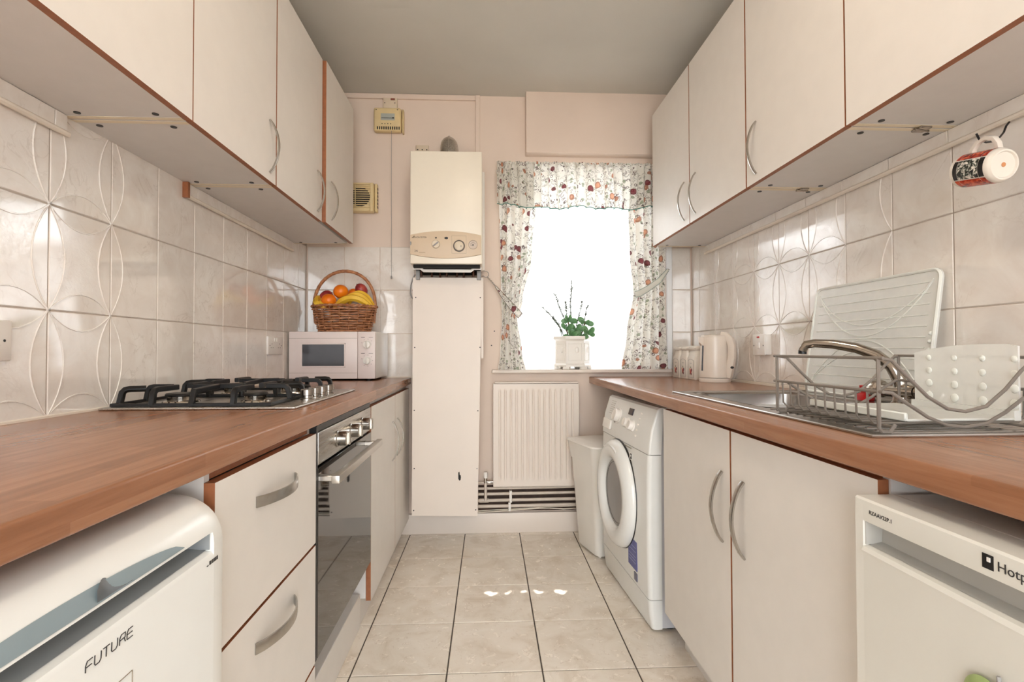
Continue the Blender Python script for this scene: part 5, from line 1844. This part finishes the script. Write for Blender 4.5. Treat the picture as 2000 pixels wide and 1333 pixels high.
loft_mb([oval(0.071, 0.069, 0.0005), oval(0.073, 0.071, 0.006), oval(0.073, 0.071, 0.020)]).build('base', KM, t, angle=50)
body = loft_mb([oval(0.070, 0.068, 0.0225), oval(0.0705, 0.0685, 0.03), oval(0.069, 0.067, 0.09), oval(0.066, 0.064, 0.16), oval(0.064, 0.061, 0.212), oval(0.063, 0.060, 0.2175)]).build('body', KM, t, angle=50)
loft_mb([oval(0.0625, 0.0595, 0.218), oval(0.060, 0.057, 0.225), oval(0.03, 0.028, 0.228)]).build('lid', KM, t, angle=50)
hp = [(0.02, -0.028, 0.226), (0.035, -0.042, 0.222), (0.048, -0.06, 0.205), (0.053, -0.07, 0.17), (0.052, -0.07, 0.12), (0.047, -0.066, 0.08), (0.042, -0.06, 0.045), (0.04, -0.055, 0.024)]
MB().tube(hp, 0, 10, flat=(0.024, 0.034)).build('handle', KM, t)
MB().tube([(-0.0655 - 0.003, -0.016, 0.055), (-0.0635, -0.016, 0.175)], 0, 8, flat=(0.008, 0.006)).build('water_gauge', M('gauge_dark', (70, 70, 78), 0.2), t)
MB().sphere((0.047, -0.082, 0.072), (0.009, 0.0035, 0.006), 12, 8).build('switch', BLACK, t)
loft_mb([[(-0.060 - 0.016 * q, y_, z_) for (y_, z_) in ((-0.016 * (1 - q * 0.6), 0.17 + q * 0.02), (0.016 * (1 - q * 0.6), 0.17 + q * 0.02), (0.02 * (1 - q * 0.4), 0.2175), (-0.02 * (1 - q * 0.4), 0.2175))] for q in (0, 1)]).build('spout', KM, t)

# ================================================================== sink and washing up
t = thing('sink', 'stainless steel inset sink with bowl and ribbed drainer', 'sink', (0.92, 1.36, WT))
z = WT + 0.0005
zt = WT + 0.004
rim = MB()
rim.box((SX0, SY0, z), (BX0, SY1, zt)).box((BX1, SY0, z), (SX1, SY1, zt)).box((BX0, BY1, z), (BX1, SY1, zt)).box((BX0, SY0, z), (BX1, BY0, zt))
wb_(rim, 'deck', STEEL_SINK, t)
wb_(MB().tube([(SX0, SY0, zt - 0.001), (SX1, SY0, zt - 0.001), (SX1, SY1, zt - 0.001), (SX0, SY1, zt - 0.001)], 0.0035, 8, closed=True), 'rolled_edge', STEEL_SINK, t)


def rect_ring(x0, x1, y0, y1, r, z):
    return [((x0 + x1) / 2 + p[0], (y0 + y1) / 2 + p[1], z) for p in rr_ring((x1 - x0) / 2, (y1 - y0) / 2, r, z, 6)]


bowl = [rect_ring(BX0 - 0.0, BX1 + 0.0, BY0 - 0.0, BY1, 0.04, zt + 0.0004), rect_ring(BX0 + 0.006, BX1 - 0.006, BY0 + 0.006, BY1 - 0.006, 0.05, zt - 0.006), rect_ring(BX0 + 0.012, BX1 - 0.012, BY0 + 0.012, BY1 - 0.012, 0.055, 0.75),
        rect_ring(BX0 + 0.03, BX1 - 0.03, BY0 + 0.03, BY1 - 0.03, 0.05, 0.728)]
mb = MB()
_, vs, fs = loft(bowl, False)
fs.append(tuple((len(bowl) - 1) * 28 + k for k in range(28)))
mb.add(vs, fs)
wb_(mb, 'bowl', STEEL_SINK, t)
# corner fillers between the round bowl mouth and the square cut-out
for i in range(15):
    y = 0.90 + i * 0.027
    if y < 1.285:
        wb_(MB().tube([(SX0 + 0.045, y, zt - 0.0005), (SX1 - 0.09, y, zt - 0.0005)], 0.0028, 6), 'drainer_rib', STEEL_SINK, t)
wb_(MB().lathe([(0.035, 0), (0.033, 0.002), (0.0, 0.001)], 20, ((BX0 + BX1) / 2, (BY0 + BY1) / 2, 0.7285)), 'waste', CHROME, t)

t = thing('mixer_tap', 'worn chrome mixer tap with a curved swivel spout over the sink', 'tap', (1.108, 1.33, zt))
MB().lathe([(0.026, 0.0005), (0.026, 0.008), (0.02, 0.014), (0.019, 0.03)], 20).build('base', CHROME, t)
MB().tube([(0, -0.055, 0.04), (0, 0.055, 0.04)], 0.019, 16).build('body', CHROME, t)
sp = [(0, 0, 0.04), (-0.002, 0.003, 0.07), (-0.012, 0.016, 0.105), (-0.032, 0.042, 0.135), (-0.062, 0.080, 0.155), (-0.10, 0.124, 0.167), (-0.132, 0.158, 0.170), (-0.148, 0.174, 0.166), (-0.154, 0.180, 0.155), (-0.155, 0.182, 0.148)]
MB().tube(sp, [0.016, 0.016, 0.0155, 0.015, 0.0145, 0.0135, 0.0125, 0.0125, 0.0125, 0.0125], 16).build('spout', CHROME, t)
MB().tube([(-0.155, 0.182, 0.149), (-0.1555, 0.1825, 0.138)], 0.0115, 14).build('nozzle', BLACK, t)
for s in (-1, 1):
    k = MB().lathe([(0.017, 0.0), (0.018, 0.012), (0.024, 0.016), (0.027, 0.03), (0.026, 0.045), (0.021, 0.049), (0.017, 0.046), (0.0, 0.044)], 20, (0, s * 0.055, 0.04), (0.15, s, 0)).build('tap_handle', CHROME, t)
    MB().lathe([(0.0175, 0.0465), (0.012, 0.0475), (0, 0.046)], 18, (0, s * 0.055, 0.04), (0.15, s, 0)).build('handle_cap', BLACK, k)

# wire dish rack on the drainer
t = thing('dish_rack', 'grey wire dish rack with wavy ends standing on the drainer', 'dish rack', (0.85, 1.05, zt))
WIRE = M('grey_coated_wire', (120, 112, 104), 0.4, var=0.08)
X0, X1, Y0, Y1 = 0.70, 1.005, 0.89, 1.212
Z0 = zt + 0.0045
ZM, ZTP = 0.969, 1.029
for x in (X0, X1):
    for zz in (ZM, ZTP):
        wb_(MB().tube([(x, Y0 - 0.012, zz), (x, Y1 + 0.012, zz)], 0.0032, 8), 'rail', WIRE, t)
ew = [(0.0, 0), (0.08, -0.004), (0.17, -0.032), (0.30, -0.07), (0.42, -0.092), (0.53, -0.097), (0.66, -0.088), (0.78, -0.058), (0.88, -0.025), (0.96, -0.004), (1.0, 0)]
for y in (Y0, Y1):
    for zz, sc_ in ((ZTP, 1.0), (ZM, 0.67)):
        pts = []
        for i in range(41):
            q = i / 40 * 10
            k = min(9, int(q))
            f_ = q - k
            a, b = ew[k], ew[k + 1]
            f2 = f_
            pts.append((X0 + (X1 - X0) * (a[0] + (b[0] - a[0]) * f2), y, zz + sc_ * (a[1] + (b[1] - a[1]) * f2)))
        wb_(MB().tube(pts, 0.0032, 8), 'end_wire', WIRE, t)
    for x in (X0, X1):
        wb_(MB().tube([(x, y, ZTP), (x, y, Z0 + 0.006), (x + (0.006 if x < 0.8 else -0.006), y + (0.0), Z0 - 0.001), (x + (0.02 if x < 0.8 else -0.02), y, Z0 - 0.001), (x + (0.03 if x < 0.8 else -0.03), y, Z0 + 0.012)], 0.0035, 8), 'leg', WIRE, t)
n = 10
for i in range(n):
    y = Y0 + 0.028 + (Y1 - Y0 - 0.05) * i / (n - 1)
    wb_(MB().tube([(X0, y, ZM), (X0 + 0.002, y, Z0 + 0.022), (X0 + 0.012, y, Z0 + 0.011), (X1 - 0.012, y, Z0 + 0.011), (X1 - 0.002, y, Z0 + 0.022), (X1, y, ZM)], 0.0022, 6), 'cross_wire', WIRE, t)
wb_(MB().tube([(X0 + 0.03, Y0, Z0 + 0.0075), (X0 + 0.03, Y1, Z0 + 0.0075)], 0.0028, 6), 'floor_wire', WIRE, t)
wb_(MB().tube([(X1 - 0.03, Y0, Z0 + 0.0075), (X1 - 0.03, Y1, Z0 + 0.0075)], 0.0028, 6), 'floor_wire', WIRE, t)

# translucent draining board leaning on the tiles
t = thing('draining_board', 'milky plastic draining board with curved grooves leaning against the right wall tiles', 'board', (1.15, 1.55, WT))
Wb, Hb, rb = 0.52, 0.372, 0.03
bm_ = Matrix(((0, 0, -1, 0), (-1, 0, 0, 0), (0, 1, 0, 0), (0, 0, 0, 1)))
# board plane: local a along -y, b up the slope, c towards the room
slope = Vector((0.052, 0, 0.368)).normalized()
ori = Vector((1.152, 1.812, zt + 0.001))
av, nv_ = Vector((0, -1, 0)), Vector((-1, 0, 0.14)).normalized()


def B(a, b, c):
    return ori + av * a + slope * b + nv_ * c


poly = [(p[0] + Wb / 2, p[1] + Hb / 2) for p in rr_ring(Wb / 2, Hb / 2, rb, 0, 6)]
npoly = len(poly)
mb = MB()
mb.add([B(a, b, 0) for a, b in poly] + [B(a, b, 0.005) for a, b in poly], [tuple(range(npoly - 1, -1, -1)), tuple(range(npoly, 2 * npoly))] + [(k, (k + 1) % npoly, npoly + (k + 1) % npoly, npoly + k) for k in range(npoly)])
bd = wb_(mb, 'sheet', MILKY, t)
RIM = mat_clear('milky_rim', (234, 236, 230), 0.85, 0.3)
wb_(MB().tube([B(a, b, 0.006) for a, b in [(p[0] + Wb / 2, p[1] + Hb / 2) for p in rr_ring(Wb / 2 - 0.004, Hb / 2 - 0.004, rb - 0.004, 0, 6)]], 0.0045, 6, closed=True), 'raised_rim', RIM, t)
for k in range(11):
    b = 0.035 + k * 0.030
    wb_(MB().tube([B(0.03, b, 0.0055), B(Wb - 0.03, b, 0.0055)], 0.0016, 5), 'drain_ridge', RIM, t)
for sgn, b0 in ((-1, Hb - 0.03), (1, 0.03)):
    for dep in (0.115, 0.150):
        wb_(MB().tube([B(0.025 + (Wb - 0.05) * i / 24, b0 + sgn * dep * math.sin(PI * i / 24) ** 0.8 * 1.0, 0.006) for i in range(25)], 0.002, 5), 'curved_ridge', RIM, t)
for k in range(3):
    wb_(MB().sphere(B(Wb - 0.014, 0.15 + 0.022 * k, 0.006), 0.006, 8, 6), 'stud', RIM, t)

# dimpled plastic drip tray
t = thing('drip_tray', 'milky plastic drip tray with a tall dimpled back inside the dish rack', 'tray', (1.0, 1.05, zt))
ty0, ty1 = 0.91, 1.142
mb = MB()
pl = [(ty0, 0.925), (ty1, 0.925), (ty1, 1.036), (ty1 - 0.04, 1.045), (ty1 - 0.1, 1.052), (ty1 - 0.16, 1.055), (ty0 + 0.02, 1.054), (ty0, 1.05)]
mb.prism(pl, 0.985, 0.989, 'x')
up_ = wb_(mb, 'back_sheet', MILKY, t)
for i in range(4):
    for j in range(4):
        wb_(MB().sphere((0.984, ty1 - 0.04 - 0.062 * i, 0.942 + 0.028 * j), (0.0025, 0.0062 + 0.001 * (3 - j), 0.0062 + 0.001 * (3 - j)), 10, 6), 'dimple', RIM, up_)
mb = MB().rbox((0.77, ty0, Z0 + 0.014), (0.978, 1.19, Z0 + 0.019), 0.002, 1)
wb_(mb, 'floor_sheet', MILKY, t)
wb_(MB().rbox((0.765, ty0, Z0 + 0.0145), (0.772, 1.19, Z0 + 0.03), 0.002, 1), 'front_lip', RIM, t)
wb_(MB().box((0.976, ty0, Z0 + 0.014), (0.9895, ty1, 0.93)), 'back_step', MILKY, t)

# red stopper
t = thing('bottle_stopper', 'small red plastic stopper behind the dish rack by the tap', 'stopper', (1.118, 1.475, zt))
RED = M('red_plastic', (206, 24, 30), 0.3)
MB().rbox((-0.016, -0.02, 0.0005), (0.016, 0.02, 0.024), 0.003, 2).build('foot_block', RED, t)
MB().lathe([(0.011, 0.0245), (0.010, 0.034), (0.014, 0.038), (0.014, 0.045), (0.0, 0.046)], 16).build('cap', RED, t)

# ---- mug hanging from a cup hook
hk = thing('cup_hook', 'black cup hook screwed under the white bead holding the mug', 'hook', (1.19, 1.06, 1.56))
wb_(MB().tube([(XR - 0.012, 1.118, 1.5665), (XR - 0.022, 1.116, 1.556), (XR - 0.032, 1.112, 1.54), (XR - 0.048, 1.106, 1.526), (XR - 0.075, 1.098, 1.512), (XR - 0.096, 1.092, 1.5075), (XR - 0.115, 1.088, 1.512), (XR - 0.124, 1.086, 1.524)], 0.0022, 6), 'bent_wire', BLACK, hk)
mg = thing('mug', 'white mug with red and black patterned panels hanging by its handle under the right cupboards', 'mug', (1.10, 1.035, 1.437))
PORC = M('mug_porcelain', (226, 218, 206), 0.2, var=0.01)


def mat_panel(name, c1, c2, c3, sc_):
    tt = NT(name)
    o_ = tt.obj()
    n1 = tt.noise(o_, sc_, 3, 0.6, 1.0)
    tt.base(tt.ramp(n1, [(0.40, lin(c1)), (0.5, lin(c2)), (0.6, lin(c3))]), 0.2)
    MATS[name] = tt.m
    return tt.m


RPAN = mat_panel('mug_red_panel', (110, 18, 12), (178, 44, 22), (222, 96, 60), 70)
BPAN = mat_panel('mug_black_panel', (22, 22, 24), (60, 70, 60), (226, 220, 210), 110)
BLK = M('mug_black_band', (24, 22, 24), 0.2)
axm = Vector((0, 0.0945, 0.018)).normalized()
qm = Vector((0, 0, 1)).rotation_difference(axm)
MR, ML = 0.0365, 0.094
mb = MB()
mb.lathe([(0.0, 0.0035), (0.026, 0.0035), (0.028, 0.0), (0.031, 0.0), (MR - 0.002, 0.004), (MR, 0.01), (MR, ML), (MR - 0.003, ML + 0.001), (MR - 0.004, 0.012), (0, 0.01)], 40)
mb.v = [qm @ v for v in mb.v]
bodym = mb.build('mug_body', PORC, mg)
wb2 = []
for (a0, a1, z0_, z1_, mt) in ((212, 285, 0.026, 0.075, RPAN), (212, 285, 0.013, 0.025, RPAN), (212, 285, 0.076, 0.086, RPAN),
                               (142, 208, 0.026, 0.075, BPAN), (142, 208, 0.013, 0.025, BLK), (142, 208, 0.076, 0.086, BLK), (82, 138, 0.026, 0.075, RPAN), (82, 138, 0.013, 0.025, RPAN), (82, 138, 0.076, 0.086, RPAN)):
    pm = MB().grid(lambda u, v: qm @ Vector(((MR + 0.0006) * math.cos(math.radians(a0 + (a1 - a0) * u)), (MR + 0.0006) * math.sin(math.radians(a0 + (a1 - a0) * u)), z0_ + (z1_ - z0_) * v)), 8, 3)
    pm.build('painted_panel', mt, bodym)
MB().lathe([(0.005, 0.0028), (0.0045, 0.0022), (0.0, 0.002)], 12).build('base_mark', M('orange_stamp', (206, 140, 92), 0.5), bodym).rotation_euler = qm.to_euler()
hm = MB()
hpts = [(0.010, 0.02, 0.032), (0.006, 0.02, 0.05), (0.004, 0.025, 0.062), (0.003, 0.04, 0.07), (0.003, 0.06, 0.068), (0.004, 0.075, 0.055), (0.008, 0.08, 0.036)]
hm.tube([(p[0], p[1], p[2] + 0.004) for p in hpts], 0, 10, flat=(0.009, 0.013)).build('mug_handle', PORC, mg)
